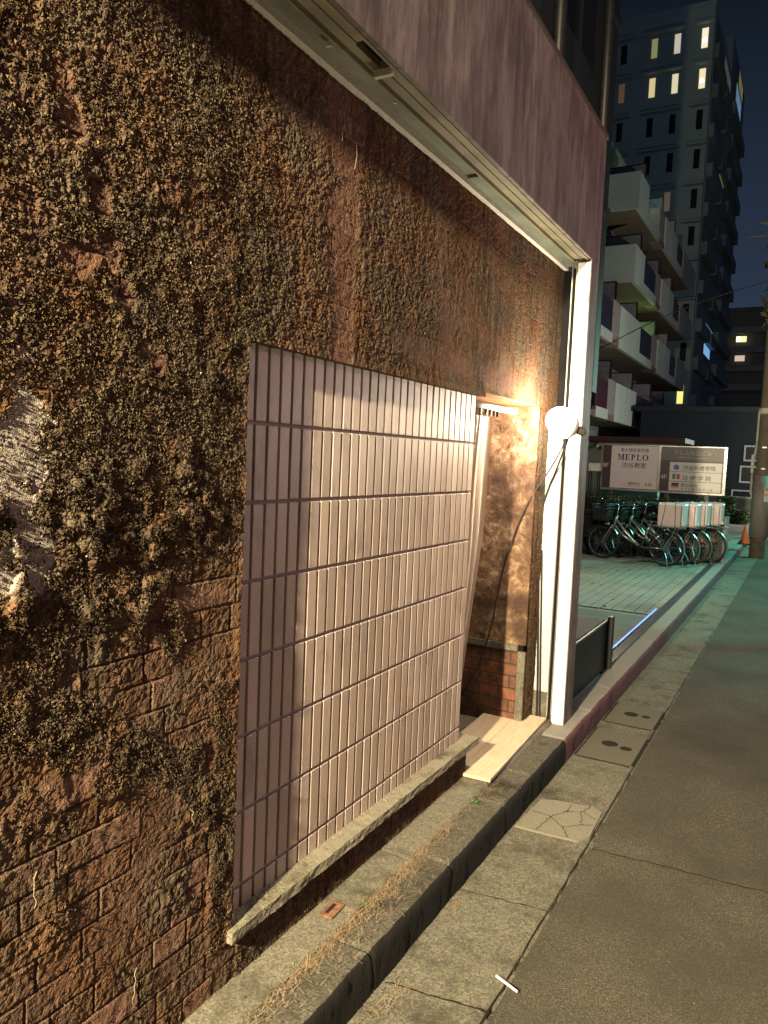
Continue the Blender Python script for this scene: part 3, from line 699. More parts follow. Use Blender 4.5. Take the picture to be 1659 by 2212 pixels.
MB().box(-.6, .565, -.72, .50, 0, .385).build('box', MT['granite'], pb, bevel=.006)
MB().box(-.57, .54, -.69, .47, .38, .393).build('top', plain('green_grey_slab', (.020, .028, .026), .6, .2, 0, .25, 3), pb)
MB().box(.566, .60, .44, .53, 0, .42).build('corner_post', MT['black'], pb)
MB().box(.552, .566, -.72, .5, .3855, .394).build('rim', plain('teal_rim', (.10, .20, .19), .4), pb)

# ------------------------------------------------------------------ bicycles
steel_b = plain('silver_frame', (.36, .37, .37), .28, .5, .7, .1); teal_b = plain('teal_frame', (.05, .30, .36), .3, .5, .4, .1)
def wheel(parent, x, back):
    w = MB(); R = .262
    w.torus(R, .009, (0, 0, 0), 40, 6)
    for i in range(26):
        a = 2*math.pi*i/26; w.tube([(.018*math.cos(a+.9*(-1)**i), .02*(-1)**i, .018*math.sin(a+.9*(-1)**i)), (R*math.cos(a), 0, R*math.sin(a))], .0022, 3, False)
    w.tube([(0, -.045, 0), (0, .045, 0)], .022 if not back else .045, 12)
    o = w.build('wheel', MT['spoke'], parent, smooth=False); o.location = (x, 0, .29)
    MB().torus(.276, .019, (0, 0, 0), 40, 8).build('tyre', MT['rubber'], o, smooth=True)
    f = MB(); pr = []
    a0, a1 = (math.radians(-5), math.radians(170)) if back else (math.radians(25), math.radians(150))
    if back: a0, a1 = math.radians(20), math.radians(215)
    for i in range(17):
        a = a0+(a1-a0)*i/16; pr.append((math.cos(a), math.sin(a)))
    for (ca, sa), (cb, sb) in zip(pr, pr[1:]):
        f.add([(.312*ca, -.026, .312*sa), (.312*cb, -.026, .312*sb), (.318*cb, 0, .318*sb), (.318*ca, 0, .318*sa), (.312*cb, .026, .312*sb), (.312*ca, .026, .312*sa)], [(0, 1, 2, 3), (3, 2, 4, 5)])
    f = f.build('mudguard', steel_b, parent, smooth=True)
    f.location = (x, 0, .29)
    if back: f.rotation_euler = (0, math.radians(0), 0)
def bicycle(frame_mat, basket, rack=True):
    b = empty('bicycle')
    wheel(b, 0, True); wheel(b, 1.12, False)
    f = MB()
    BB = (.43, 0, .27); HD = (.90, 0, .70); HB = (.925, 0, .60); ST_ = (.28, 0, .68)
    f.tube([HD, (.72, 0, .50), (.56, 0, .36), BB], .020, 10); f.tube([HB, (.74, 0, .42), BB], .016, 8)
    f.tube([BB, ST_], .017, 10)
    for s in (-.055, .055):
        f.tube([(.40, s*.5, .27), (0, s, .29)], .010, 6); f.tube([(.30, s*.4, .60), (0, s, .29)], .008, 6)
    f.tube([(.885, 0, .76), (.935, 0, .56)], .022, 10)
    f.build('frame', frame_mat, b, smooth=True)
    g = MB()
    for s in (-.05, .05): g.tube([(.94, s*.6, .60), (.985, s, .52), (1.06, s, .39), (1.12, s, .29)], .011, 8)
    g.build('fork', steel_b, b, smooth=True)
    h = MB().tube([(.885, 0, .74), (.865, 0, .95)], .013, 8)
    h.tube([(.60, -.27, .97), (.72, -.27, .99), (.86, -.20, 1.0), (.90, -.06, .95), (.90, .06, .95), (.86, .20, 1.0), (.72, .27, .99), (.60, .27, .97)], .011, 8)
    hb = h.build('handlebar', MT['chrome'], b, smooth=True)
    for s in (-.27, .27): MB().tube([(.59, s, .968), (.71, s, .988)], .017, 8).build('grip', MT['rubber'], hb, smooth=True)
    for s in (-.22, .22): MB().tube([(.82, s, .985), (.74, s*1.05, .95), (.68, s*1.08, .955)], .006, 5).build('brake_lever', MT['chrome'], hb)
    sd = MB().tube([(.285, 0, .66), (.25, 0, .78)], .013, 8).build('seat_post', MT['chrome'], b, smooth=True)
    MB().lathe([(0, .055), (.05, .05), (.085, .03), (.095, 0), (.0, -.01)], (.21, 0, .79), 16).tube([(.24, 0, .805), (.36, 0, .80), (.42, 0, .79)], [.075, .04, .02], 10).build('saddle', MT['black'], b, smooth=True)
    if rack:
        r = MB()
        for s in (-.07, .07): r.tube([(.27, s, .655), (-.28, s, .645)], .007, 6); r.tube([(-.18, s, .645), (0, s, .30)], .006, 6)
        for q in (-.27, -.12, .05, .2): r.tube([(q, -.07, .65), (q, .07, .65)], .006, 6)
        r.build('rear_rack', MT['metal'], b)
    if basket:
        k = MB(); X0, X1, Z0, Z1 = 1.0, 1.30, .66, .93
        for i in range(9):
            t = i/8
            for s in (-1, 1): k.tube([(X0+.03+(X1-X0-.07)*t, s*.13, Z0), (X0+(X1-X0)*t, s*.17, Z1)], .004, 4)
            for xx, xz in ((X0+.03, X0), (X1-.04, X1)): k.tube([(xx, -.13+.26*t, Z0), (xz, -.17+.34*t, Z1)], .004, 4)
            k.tube([(X0+.03+(X1-X0-.07)*t, -.13, Z0), (X0+.03+(X1-X0-.07)*t, .13, Z0)], .004, 4)
        for q in range(6):
            t = q/5; zz = Z0+(Z1-Z0)*t; a = .13+.04*t; xa = X0+.03*(1-t); xb = X1-.04*(1-t)
            k.tube([(xa, -a, zz), (xb, -a, zz), (xb, a, zz), (xa, a, zz), (xa, -a, zz)], .006, 4, False)
        k.build('basket', MT['black'], b)
        MB().box(1.01, 1.28, -.15, .15, .67, .86).build('basket_liner', plain('dark_bag', (.02, .018, .017), .8, .2), b, bevel=.02)
    cg_ = MB().lathe([(0, .012), (.085, .010), (.095, 0), (.085, -.010), (0, -.012)], (.43, -.055, .27), 20, (0, 1, 0)).prism([(.43, .345), (.02, .325), (.0, .29), (.02, .255), (.43, .195)], 'y', -.062, -.05)
    cg_.build('chain_case', MT['black'], b)
    MB().tube([(.43, -.06, .27), (.50, -.08, .13)], .011, 6).box(.455, .545, -.16, -.085, .115, .14).build('crank', MT['black'], b)
    MB().tube([(.43, .06, .27), (.36, .08, .41)], .011, 6).box(.315, .405, .085, .16, .40, .425).build('crank', MT['black'], b)
    MB().tube([(0, .06, .29), (-.06, .10, .15), (-.10, .13, .005)], .009, 6).tube([(0, -.06, .29), (-.06, -.10, .15), (-.10, -.13, .005)], .009, 6).tube([(-.10, -.15, .008), (-.10, .15, .008)], .01, 6).build('kickstand', MT['metal'], b)
    MB().lathe([(0, .02), (.02, .018), (.026, 0), (0, -.012)], (-.325, 0, .44), 12, (-1, 0, .2)).build('rear_reflector', plain('red_reflector', (.5, .06, .03), .25, .6), b)
    MB().lathe([(.0, .055), (.032, .05), (.03, .0), (.012, -.03)], (1.0, .07, .62), 12, (1, 0, 0)).build('headlamp', MT['chrome'], b)
    return b
def delivery_box():
    e = empty('delivery_box')
    bxm = plain('white_plastic', (.58, .49, .48), .45, .4, 0, .06, 5)
    MB().box(-.205, .205, -.17, .17, 0, .385).build('body', bxm, e, bevel=.035)
    MB().box(-.208, .208, -.173, .173, .318, .392).build('lid', bxm, e, bevel=.034)
    s = MB()
    for x, dx in ((-.09, .05), (.07, -.01)):
        s.tube([(x-dx, -.178, .0), (x, -.1755, .30), (x, -.172, .385), (x, -.14, .3985), (x, .14, .3985)], .004, 5)
    s.build('strap', MT['black'], e)
    MB().tube([(.165, -.179, .03), (.165, -.177, .345)], .005, 5).tube([(.165, -.178, .03), (.208, -.16, .03)], .005, 5).build('hinge_bar', MT['black'], e)
    MB().box(.20, .222, -.05, .0, .02, .075).build('latch', MT['metal'], e, bevel=.003)
    return e
B0 = bicycle(steel_b, True)
spots = [(-1.93, 13.08, 'silver step-through bicycle nearest the camera in the row'), (-1.745, 13.46, 'second bicycle with a delivery box, partly behind the nearest'),
         (-1.60, 13.82, 'third bicycle with a delivery box, orange reflector on wheel'), (-1.40, 14.30, 'rearmost delivery bicycle, next to the dark planter end')]
D0 = delivery_box()
blab = ['pinkish white delivery box, frontmost, full side face in view', 'pinkish white delivery box second from the front, mostly hidden', 'pinkish white delivery box third from the front, mostly hidden', 'pinkish white delivery box rearmost, beside the sign post']
YW = math.pi-.26
def backs(dx): return 0
for i, (x, y, lb) in enumerate(spots):
    b = B0 if i == 0 else copy_tree(B0)
    b.location = (x, y, .158 if y < 14 else .15); b.rotation_euler = (0, 0, YW+(.02*i if i else 0))
    tag(b, lb, 'bicycle', 'delivery bicycles with white boxes')
    d = D0 if i == 0 else copy_tree(D0)
    c, s = math.cos(YW), math.sin(YW)
    ax = .10
    d.location = (x+.075-.03*i, y+.0, .158+.655); d.rotation_euler = (0, 0, -.07 if i < 3 else -.03)
    tag(d, blab[i], 'delivery box', 'white boxes on the bicycle racks')
B1 = bicycle(plain('dark_frame', (.05, .05, .055), .35, .5, .3), True, True)
for i, (x, y, a, lb) in enumerate([(-2.35, 14.25, YW+.12, 'dark city bicycle with basket right behind the silver bicycle'), (-2.75, 14.45, YW-.02, 'dark city bicycle with basket below the sign'), (-3.0, 14.1, YW+.1, 'dark city bicycle with basket left of the others')]):
    b = B1 if i == 0 else copy_tree(B1)
    b.location = (x, y, .15); b.rotation_euler = (0, 0, a); tag(b, lb, 'bicycle', 'dark city bicycles below the sign')
# motor scooter half hidden by the post
sc = empty('motor_scooter', (-3.75, 13.95, .15), 2.6, label='dark motor scooter with tall mirrors left of the bicycles', cat='scooter')
bk = plain('dark_paint', (.02, .021, .024), .25, .5)
MB().prism([(-.75, .55), (-.65, .75), (-.05, .72), (.05, .40), (.40, .32), (.48, .30), (.40, .22), (-.2, .22), (-.6, .35)], 'y', -.14, .14).build('body', bk, sc, bevel=.03)
MB().prism([(.36, .25), (.56, .85), (.60, .88), (.66, .80), (.50, .25)], 'y', -.17, .17).build('leg_shield', bk, sc, bevel=.02)
MB().prism([(-.72, .75), (-.66, .83), (-.1, .80), (-.02, .73)], 'y', -.12, .12).build('seat', MT['rubber'], sc, bevel=.02)
for x in (-.5, .62):
    MB().torus(.17, .05, (x, 0, .22), 28, 8).build('wheel', MT['rubber'], sc, smooth=True)
MB().tube([(.50, -.30, .98), (.56, -.1, .95), (.56, .1, .95), (.50, .30, .98)], .015, 8).build('handlebar', MT['black'], sc)
for s in (-1, 1):
    mr = MB().tube([(.52, s*.2, .97), (.50, s*.24, 1.15), (.46, s*.30, 1.25)], .007, 6).build('mirror_stalk', MT['black'], sc)
    MB().lathe([(0, .008), (.05, .006), (.055, 0), (0, -.015)], (.46, s*.31, 1.28), 14, (-1, 0, .1)).build('mirror', MT['chrome'], mr)
MB().lathe([(0, .03), (.05, .025), (.07, 0), (.05, -.04)], (.64, 0, .86), 16, (1, 0, .15)).build('headlight', MT['chrome'], sc)
MB().tube([(.55, -.22, .95), (.60, -.24, 1.5), (.66, -.22, 1.72)], .006, 6).build('aerial', MT['black'], sc)
wl_ = empty('garden_lantern', (-3.62, 15.0, .15), label='white lantern box on thin legs left of the sign', cat='lantern')
MB().box(-.11, .11, -.11, .11, 1.50, 1.66).build('lantern_body', plain('lantern_white', (.72, .76, .70), .4), wl_, bevel=.02)
for s in (-1, 1):
    for q in (-1, 1): MB().tube([(s*.08, q*.08, 1.5), (s*.12, q*.12, 0)], .012, 6).build('leg', MT['black'], wl_)

# ------------------------------------------------------------------ hedge, sign, planter
def leaves(name, mat, boxes, n, L, seed):
    r = np.random.default_rng(seed); C = []
    for (x0, x1, y0, y1, z0, z1), w in boxes:
        m = int(n*w); p = r.uniform(0, 1, (m, 3)); p = p*np.array([x1-x0, y1-y0, z1-z0])+np.array([x0, y0, z0]); C.append(p)
    c = np.concatenate(C); c += r.normal(0, .03, c.shape); n = len(c)
    d = r.normal(0, 1, (n, 3)); d /= np.linalg.norm(d, axis=1)[:, None]; s = np.cross(d, r.normal(0, 1, (n, 3))); s /= np.linalg.norm(s, axis=1)[:, None]
    l = L*(.6+.8*r.random(n))[:, None]
    V = np.stack([c-d*l, c+s*l*.45, c+d*l, c-s*l*.45], 1).reshape(-1, 3); i = np.arange(n)*4
    me = npmesh(name, V, np.stack([i, i+1, i+2, i+3], 1)); attr(me, 'tint', np.repeat(r.random(n), 4)); return me
hm = M('hedge_leaf', .55, .4); hm.color(hm.ramp(hm.attrib('tint'), [(0, (.015, .035, .010)), (.6, (.045, .095, .022)), (1, (.10, .17, .04))]))
hd = empty('hedge', (-2.6, 15.0, .15), label='clipped green hedge behind the bicycles and below the sign', cat='hedge')
link('foliage', leaves('foliage', hm.m, [((-2.4, 1.36, -.22, .28, .05, .93), .8), ((-2.4, 1.3, -.2, .25, .85, 1.03), .2)], 16000, .035, 4), hm.m, hd)
MB().box(-2.3, 1.3, -.12, .2, .0, .85).build('stems', plain('hedge_core', (.012, .016, .008), .9), hd)
sg = empty('signboard', (-2.475, 15.5, .15), label='wide grey two-panel signboard with white tenant plates above the hedge', cat='sign')
brown = plain('brown_panel', (.075, .055, .062), .4, .4, 0, .1); plate = plain('white_plate', (.82, .79, .78), .45, .3, 0, .04); grey = plain('grey_panel', (.16, .145, .15), .4, .4, 0, .08)
x0, x1, z0, z1 = -1.115, 1.115, 1.18, 2.03
MB().box(x0, x1, -.02, .10, z0, z1).build('back_panel', brown, sg)
fr = MB().box(x0-.03, x0, -.045, .11, z0-.03, z1+.02).box(-.055, -.005, -.05, .0, z0, z1).box(x0, x1, -.045, .11, z0-.035, z0).box(x0, x1, -.045, .11, z1, z1+.02)
fr.build('frame', plain('brushed_frame', (.40, .38, .37), .35, .5, .6), sg)
MB().box(x1, x1+.05, -.05, .11, z0-.03, z1+.02).build('side_frame', MT['chrome'], sg)
MB().box(-.95, -.06, -.034, -.021, z0+.01, z1-.005).build('left_plate', plate, sg)
MB().box(-.004, x1, -.030, -.021, z1-.26, z1-.002).build('name_panel', grey, sg)
pls = []
for i in range(3):
    pls.append(MB().box(.165, x1-.025, -.034, -.021, z0+.015+.185*i, z0+.193+.185*i).build('tenant_plate', plate, sg))
for px in (-.95, .12, .85): MB().box(px-.035, px+.035, .02, .08, 0, z0-.03).build('post', brown, sg)
def text(s, x, z, size, mat, parent, y=-.037, bold=.0, sx=1.0, align='LEFT'):
    cu = bpy.data.curves.new('lettering', 'FONT'); cu.body = s; cu.size = size; cu.offset = bold if s.isascii() else 0; cu.extrude = .0008; cu.align_x = align
    t = bpy.data.objects.new('lettering', cu); COL.objects.link(t)
    dg = bpy.context.evaluated_depsgraph_get(); me = bpy.data.meshes.new_from_object(t.evaluated_get(dg)); bpy.data.objects.remove(t)
    o = link('lettering', me, mat, parent); o.location = (x, y, z); o.rotation_euler = (math.radians(90), 0, 0); o.scale = (sx, 1, 1); return o
ink = plain('navy_ink', (.035, .03, .075), .6, .2); wink = plain('white_ink', (.60, .58, .57), .6, .2); dink = plain('dark_ink', (.05, .045, .05), .6, .2)
text('東大現役進学塾', -.505, z1-.115, .078, dink, sg, bold=.001, align='CENTER')
# serif capitals
def serif(word, x, z, h, parent, mat):
    m = MB(); u = h; st = .20*u; th = .07*u; sf = .05*u
    def bar(a, b, c, d): m.box(a, b, -.040, -.0345, c, d)
    def quad(p): m.prism(p, 'y', -.040, -.0345)
    for chr_ in word:
        if chr_ == 'M':
            w = 1.05*u; bar(x+.10*u, x+.16*u, z, z+u); bar(x+.80*u, x+.80*u+st, z, z+u); quad([(x+.10*u, z+u), (x+.10*u+st, z+u), (x+.62*u, z+.05*u), (x+.50*u, z+.05*u)]); quad([(x+.50*u, z+.05*u), (x+.60*u, z+.05*u), (x+.86*u, z+u), (x+.78*u, z+u)])
            bar(x, x+.26*u, z, z+sf); bar(x+.72*u, x+w+.03*u, z, z+sf); bar(x, x+.2*u, z+u-sf, z+u); bar(x+.86*u, x+w+.03*u, z+u-sf, z+u)
        elif chr_ == 'E':
            w = .78*u; bar(x+.1*u, x+.1*u+st, z, z+u); bar(x, x+w, z, z+th); bar(x, x+w*.95, z+u-th, z+u); bar(x+.3*u, x+.6*u, z+.47*u, z+.47*u+th); bar(x+w-.06*u, x+w, z, z+.28*u); bar(x+w*.95-.06*u, x+w*.95, z+.75*u, z+u); bar(x+.54*u, x+.6*u, z+.38*u, z+.63*u)
        elif chr_ == 'L':
            w = .76*u; bar(x+.1*u, x+.1*u+st, z, z+u); bar(x, x+w, z, z+th); bar(x, x+.42*u, z+u-sf, z+u); bar(x+w-.06*u, x+w, z, z+.32*u)
        else:
            w = (.74 if chr_ == 'P' else .92)*u
            if chr_ == 'P': bar(x+.1*u, x+.1*u+st, z, z+u); bar(x, x+.42*u, z, z+sf); bar(x, x+.3*u, z+u-sf, z+u)
            cx, cz, rx, rz = (x+.32*u, z+.72*u, .38*u, .28*u) if chr_ == 'P' else (x+.46*u, z+.5*u, .46*u, .51*u)
            a0, a1 = (-math.pi/2, math.pi/2) if chr_ == 'P' else (0, 2*math.pi)
            N = 20
            for i in range(N):
                p = a0+(a1-a0)*i/N; q = a0+(a1-a0)*(i+1)/N; f = lambda t: (st*.95 if True else 0)*abs(math.cos(t))+th*.9*abs(math.sin(t))
                quad([(cx+rx*math.cos(p), cz+rz*math.sin(p)), (cx+rx*math.cos(q), cz+rz*math.sin(q)), (cx+(rx-f(q))*math.cos(q), cz+(rz-th)*math.sin(q)), (cx+(rx-f(p))*math.cos(p), cz+(rz-th)*math.sin(p))])
        x += w+.17*u
    return m.build('lettering', mat, parent)
serif('MEPLO', -.825, z1-.285, .118, sg, ink)
text('渋谷教室', -.505, z1-.425, .118, ink, sg, bold=.002, align='CENTER')
serif('MEPLO', -.60, z0+.085, .046, sg, ink); text('K会', -.27, z0+.075, .075, dink, sg, bold=.003); MB().box(-.60, -.38, -.036, -.0345, z0+.055, z0+.061).build('underline', ink, sg)
text('BF', -1.105, z0+.42, .105, wink, sg, y=-.026, bold=.003); text('4F', .005, z0+.235, .115, wink, sg, y=-.026, bold=.003)
text('フレム桜丘ビル', .56, z1-.145, .098, wink, sg, align='CENTER', bold=.001); text('FREM SAKURAGAOKA', .56, z1-.215, .048, wink, sg, align='CENTER')
text('渋谷外語学院', .40, z0+.425, .095, dink, sg, bold=.001, sx=1.02); text('日 伊 学 院', .40, z0+.235, .095, dink, sg, bold=.001, sx=1.12)
text('欧日協会', .385, z0+.10, .075, dink, sg, bold=.001); text('ドイツ語ゼミナール', .385, z0+.03, .064, dink, sg, bold=.0006)
MB().lathe([(0, .001), (.052, .001), (.052, 0)], (.285, -.036, z0+.465), 18, (0, -1, 0)).build('emblem', plain('blue_disc', (.10, .20, .42), .5), pls[2])
for i, c in enumerate(((.02, .22, .06), (.6, .58, .55), (.55, .04, .05))): MB().box(.225+.043*i, .268+.043*i, -.0365, -.0345, z0+.24, z0+.335).build('flag_stripe', plain('flag_green' if i == 0 else 'flag_white' if i == 1 else 'flag_red', c, .5), pls[1])
for i, c in enumerate(((.02, .02, .02), (.5, .03, .03), (.60, .42, .03))): MB().box(.215, .345, -.0365, -.0345, z0+.135-.03*i, z0+.165-.03*i).build('flag_stripe', plain('flag_black' if i == 0 else 'flag_crimson' if i == 1 else 'flag_gold', c, .5), pls[0])
pe = empty('dark_planter_end', (-1.26, 14.45, .15), label='dark metal-edged planter end at the right of the bicycles', cat='planter')
MB().box(-.5, .06, 0, .55, 0, .60).build('box', plain('dark_planter', (.018, .017, .018), .5), pe); MB().box(.061, .10, -.02, .55, 0, .80).build('edge_post', plain('grey_edge', (.20, .21, .22), .5, .4), pe); MB().box(-.25, .06, -.005, .55, .601, .63).build('top', plain('teal_top', (.20, .26, .25), .4), pe)
MB().box(-.5, .06, .2, .5, .631, .80).build('back', plain('dark_red_board', (.07, .02, .03), .6), pe)

# ------------------------------------------------------------------ cones, wall, bush, house, pole
def cone():
    e = empty('traffic_cone')
    MB().lathe([(.155, .03), (.03, .66), (.018, .67), (0, .67)], (0, 0, 0), 20).build('cone', plain('orange_plastic', (.62, .10, .03), .5, .4, 0, .1), e, smooth=True)
    MB().box(-.20, .20, -.20, .20, 0, .035).build('base', MT['rubber'], e, bevel=.01); return e
c0 = cone(); c0.scale = (.74, .74, .74); c0.location = (-1.20, 20.4, .006); tag(c0, 'orange traffic cone on dark base, fully visible left of the pole', 'traffic cone', 'traffic cones')
c1 = copy_tree(c0); c1.location = (-1.12, 22.4, .006); tag(c1, 'orange traffic cone farther off, half hidden by the pole', 'traffic cone', 'traffic cones')
lw = empty('low_wall', (-1.9, 27, 0), label='low grey garden wall with pale cap behind the cones', cat='wall')
MB().box(-1.2, .6, 0, .15, 0, .90).build('wall', plain('render_wall', (.26, .27, .27), .8), lw); MB().box(-1.2, .62, -.03, .18, .901, .96).build('cap', plain('pale_cap', (.5, .52, .5), .6), lw)
bs = empty('bush', (-1.9, 25.9, 0), label='dark bush in front of the low garden wall', cat='bush')
link('foliage', leaves('foliage', hm.m, [((-.45, .0, -.2, .3, .05, .95), .5), ((-.2, .38, -.2, .3, .02, .55), .5)], 5000, .045, 9), hm.m, bs)
MB().tube([(-.2, 0, 0), (-.25, .05, .5)], .04, 6).tube([(.1, 0, 0), (.12, .05, .4)], .03, 6).build('stem', MT['black'], bs)
hs = empty('small_house', (-3.2, 33, 0), label='dark two storey house with white framed windows behind the low wall', cat='house')
MB().box(-3, 2.2, 0, 6, 0, 4.1).build('wall', plain('house_wall', (.014, .018, .023), .8, .2, 0, .2, 2), hs)
MB().box(-3.2, 2.4, -.2, 6.2, 4.101, 4.3).build('roof', plain('house_roof', (.012, .015, .018), .7), hs)
for (a, b, c, d) in ((1.05, 1.45, 2.25, 2.75), (.95, 1.45, 1.40, 1.95), (.70, 1.35, .55, 1.0)):
    w = MB().box(a-.06, b+.06, -.06, -.001, c-.06, c).box(a-.06, b+.06, -.06, -.001, d, d+.06).box(a-.06, a, -.06, -.001, c, d).box(b, b+.06, -.06, -.001, c, d).build('window', plain('white_window_frame', (.30, .34, .34), .5), hs)
    MB().box(a, b, -.03, -.002, c, d).build('pane', MT['granite'], w)
pole = empty('utility_pole', (-.783, 17.4, 0), label='concrete utility pole with poster at the right edge of the road', cat='pole')
MB().lathe([(.150, 0), (.150, .44)], (0, 0, 0), 24).build('base_band', plain('brown_sleeve', (.085, .07, .05), .8, .2, 0, .3, 8, .004), pole, smooth=True)
MB().lathe([(.0, .44), (.178, .44), (.176, 1.70), (.0, 1.701)], (0, 0, 0), 24).build('sleeve', plain('ribbed_sleeve', (.16, .155, .14), .6, .3, 0, .15, 8), pole, smooth=True)
MB().lathe([(.140, 1.70), (.132, 10)], (0, 0, 0), 24).build('shaft', plain('pole_concrete', (.12, .105, .08), .85, .2, 0, .2, 5, .003), pole, smooth=True)
MB().lathe([(.0, 2.95), (.165, 2.95), (.165, 3.07), (.0, 3.071)], (0, 0, 0), 24).build('ring', plain('pale_ring', (.50, .47, .38), .5), pole, smooth=True)
MB().lathe([(.1435, 2.26), (.1435, 2.285)], (0, 0, 0), 24).lathe([(.1435, 1.83), (.1435, 1.85)], (0, 0, 0), 24).build('strap', MT['metal'], pole)
MB().tube([(-.15, -.06, 3.0), (-.155, -.07, 2.3), (-.175, -.08, 2.1), (-.20, -.06, 1.75), (-.20, -.05, 1.3)], .022, 8).box(-.23, -.18, -.09, -.03, 1.75, 2.12).build('conduit', plain('grey_conduit', (.35, .36, .35), .5), pole)
ps = MB(); N = 8
for i in range(N):
    a = -1.25+1.0*i/N; b = -1.25+1.0*(i+1)/N; ps.add([(.181*math.cos(a), .181*math.sin(a), 1.17), (.181*math.cos(b), .181*math.sin(b), 1.17), (.181*math.cos(b), .181*math.sin(b), 1.46), (.181*math.cos(a), .181*math.sin(a), 1.46)], [(0, 1, 2, 3)])
po = ps.build('poster', plain('poster_white', (.50, .50, .485), .6), pole)
for zz, h, c in ((1.40, .045, (.6, .14, .04)), (1.30, .03, (.55, .2, .08))):
    q_ = MB()
    for i in range(N):
        a = -1.22+.94*i/N; b = -1.22+.94*(i+1)/N; q_.add([(.1825*math.cos(a), .1825*math.sin(a), zz), (.1825*math.cos(b), .1825*math.sin(b), zz), (.1825*math.cos(b), .1825*math.sin(b), zz+h), (.1825*math.cos(a), .1825*math.sin(a), zz+h)], [(0, 1, 2, 3)])
    q_.build('poster_band', plain('orange_print', c, .6), po)
cable('overhead_wire', [(-12, 20, 2.2), (-5.02, 20, 4.735), (-3.737, 20, 5.35), (-2.68, 20, 5.766), (-1.11, 20, 6.204), (2.5, 20, 6.9)], .012, 'thin overhead wire crossing in front of the balconies')
# entrance wall with flat canopy behind the sign
en = empty('entrance_block', (-5.5, 18.2, .15), label='low grey entrance block with dark red flat canopy behind the sign', cat='building')
MB().box(-5, 2.55, 0, .3, 0, 2.05).build('wall', plain('pale_entrance_wall', (.34, .33, .31), .7, .3, 0, .12, 1.5), en)
MB().box(-5, 3.20, -1.0, .5, 2.17, 2.27).build('canopy', plain('dark_red_beam', (.10, .03, .03), .6), en); MB().box(-5, 1.1, -.6, .3, 2.052, 2.169).box(1.3, 2.9, -.6, .3, 2.052, 2.169).build('lintel', plain('cream_lintel', (.42, .36, .28), .7), en)

# ------------------------------------------------------------------ apartment block with stepped balconies
K = 1.33
def S3(y): return y*K
def SZ(z): return 1.75+(z-1.75)*K
XB = -4.98*K; DB = 1.25*K
ap = empty('apartment_block', (XB, S3(24), 0), label='apartment block with stepped white balconies and dark red railings', cat='building')
def A(mb, name, mat, parent=ap):
    o = mb.build(name, mat, parent)
    if parent is ap: o.location = (-XB, -S3(24), 0)
    return o
cw = plain('white_parapet', (.46, .47, .44), .75, .2, 0, .12, .5); conc = plain('grey_render', (.26, .27, .27), .85, .2, 0, .18, .4); pink = plain('pink_pillar', (.30, .23, .23), .8)
und = plain('brown_soffit', (.19, .13, .09), .8, .2, 0, .2, .6); red = plain('dark_red_rail', (.055, .012, .02), .5); pur = plain('dark_purple_rail', (.028, .016, .035), .5); glass = MT['granite']; part_m = plain('partition', (.20, .18, .20), .6)
A(MB().box(XB-9, XB-DB, S3(17), S3(36), 0, SZ(12.2)), 'wall', conc)
levels = [(3.06, 4.17, 17.0), (5.17, 6.36, 17.0), (7.37, 8.48, 24.0), (9.53, 10.62, 24.0)]
for li, (b, t, ys) in enumerate(levels):
    zb, zt = SZ(b), SZ(t); lo = zb+.28*K
    A(MB().box(XB-DB, XB-.02, S3(ys)+.02, S3(35.6), zb+.005, zb+.22), 'balcony_slab', und)
    if ys == 24: A(MB().box(XB-DB, XB, S3(24), S3(24)+.14, zb, zt), 'end_parapet', cw)
    segs = [(22.5, 23.98), (24.02, 25.5), (28.8, 29.98), (30.02, 31.5)] if ys < 20 else [(24.12, 25.5), (28.75, 29.98), (30.02, 31.5)]
    for a, c in segs: A(MB().box(XB-.14, XB, S3(a), S3(c), zb, zt), 'parapet', cw)
    for a, c in ([(20.3, 21.7)] if ys < 20 else [])+[(25.5, 27.7), (31.5, 33.2)]:
        A(MB().box(XB-.14, XB, S3(a)+.003, S3(c), zb, lo), 'low_parapet', cw)
        if not (li == 3 and a == 25.5): A(MB().box(XB-.10, XB-.06, S3(a)+.005, S3(c), lo+.002, zt-.08), 'railing', (red, pur, pur, MT['dark'])[li] if a < 31 else red)
        A(MB().box(XB-DB-.02, XB-DB+.03, S3(a)+.3, S3(c)-.1, zb+.3, zb+2.35), 'window', glass)
    for a, c in ([(21.7, 22.5)] if ys < 20 else [])+[(27.7, 28.75)]: A(MB().box(XB-.5, XB-.05, S3(a)+.003, S3(c)-.003, zb+.003, zt+.05), 'pillar', pink)
    A(MB().box(XB-.14, XB, S3(33.2), S3(35.6), zb, zt), 'end_panel', conc)
    for a in ([22.45] if ys < 20 else [])+[25.45, 28.7, 31.45]:
        pz = A(MB().box(XB-DB, XB-.12, S3(a)-.5, S3(a)-.47, zb+.23, zt+.75), 'partition', part_m)
        MB().box(XB-DB, XB-.10, S3(a)-.51, S3(a)-.46, zt+.751, zt+.80).box(XB-.118, XB-.07, S3(a)-.51, S3(a)-.46, zb+.23, zt+.75).build('partition_frame', MT['black'], pz)
    A(MB().box(XB-DB-.02, XB-DB+.03, S3(29.1), S3(31.2), zb+.3, zb+2.35), 'window', glass)
for a, c in ((17.5, 21.5), (21.9, 25.4)): A(MB().box(XB-DB, XB-DB+.05, S3(a), S3(c), 2.7, 3.3), 'shop_window', plain('pale_shop_pane', (.34, .37, .33), .4))  # panes in one plain pale grey-green
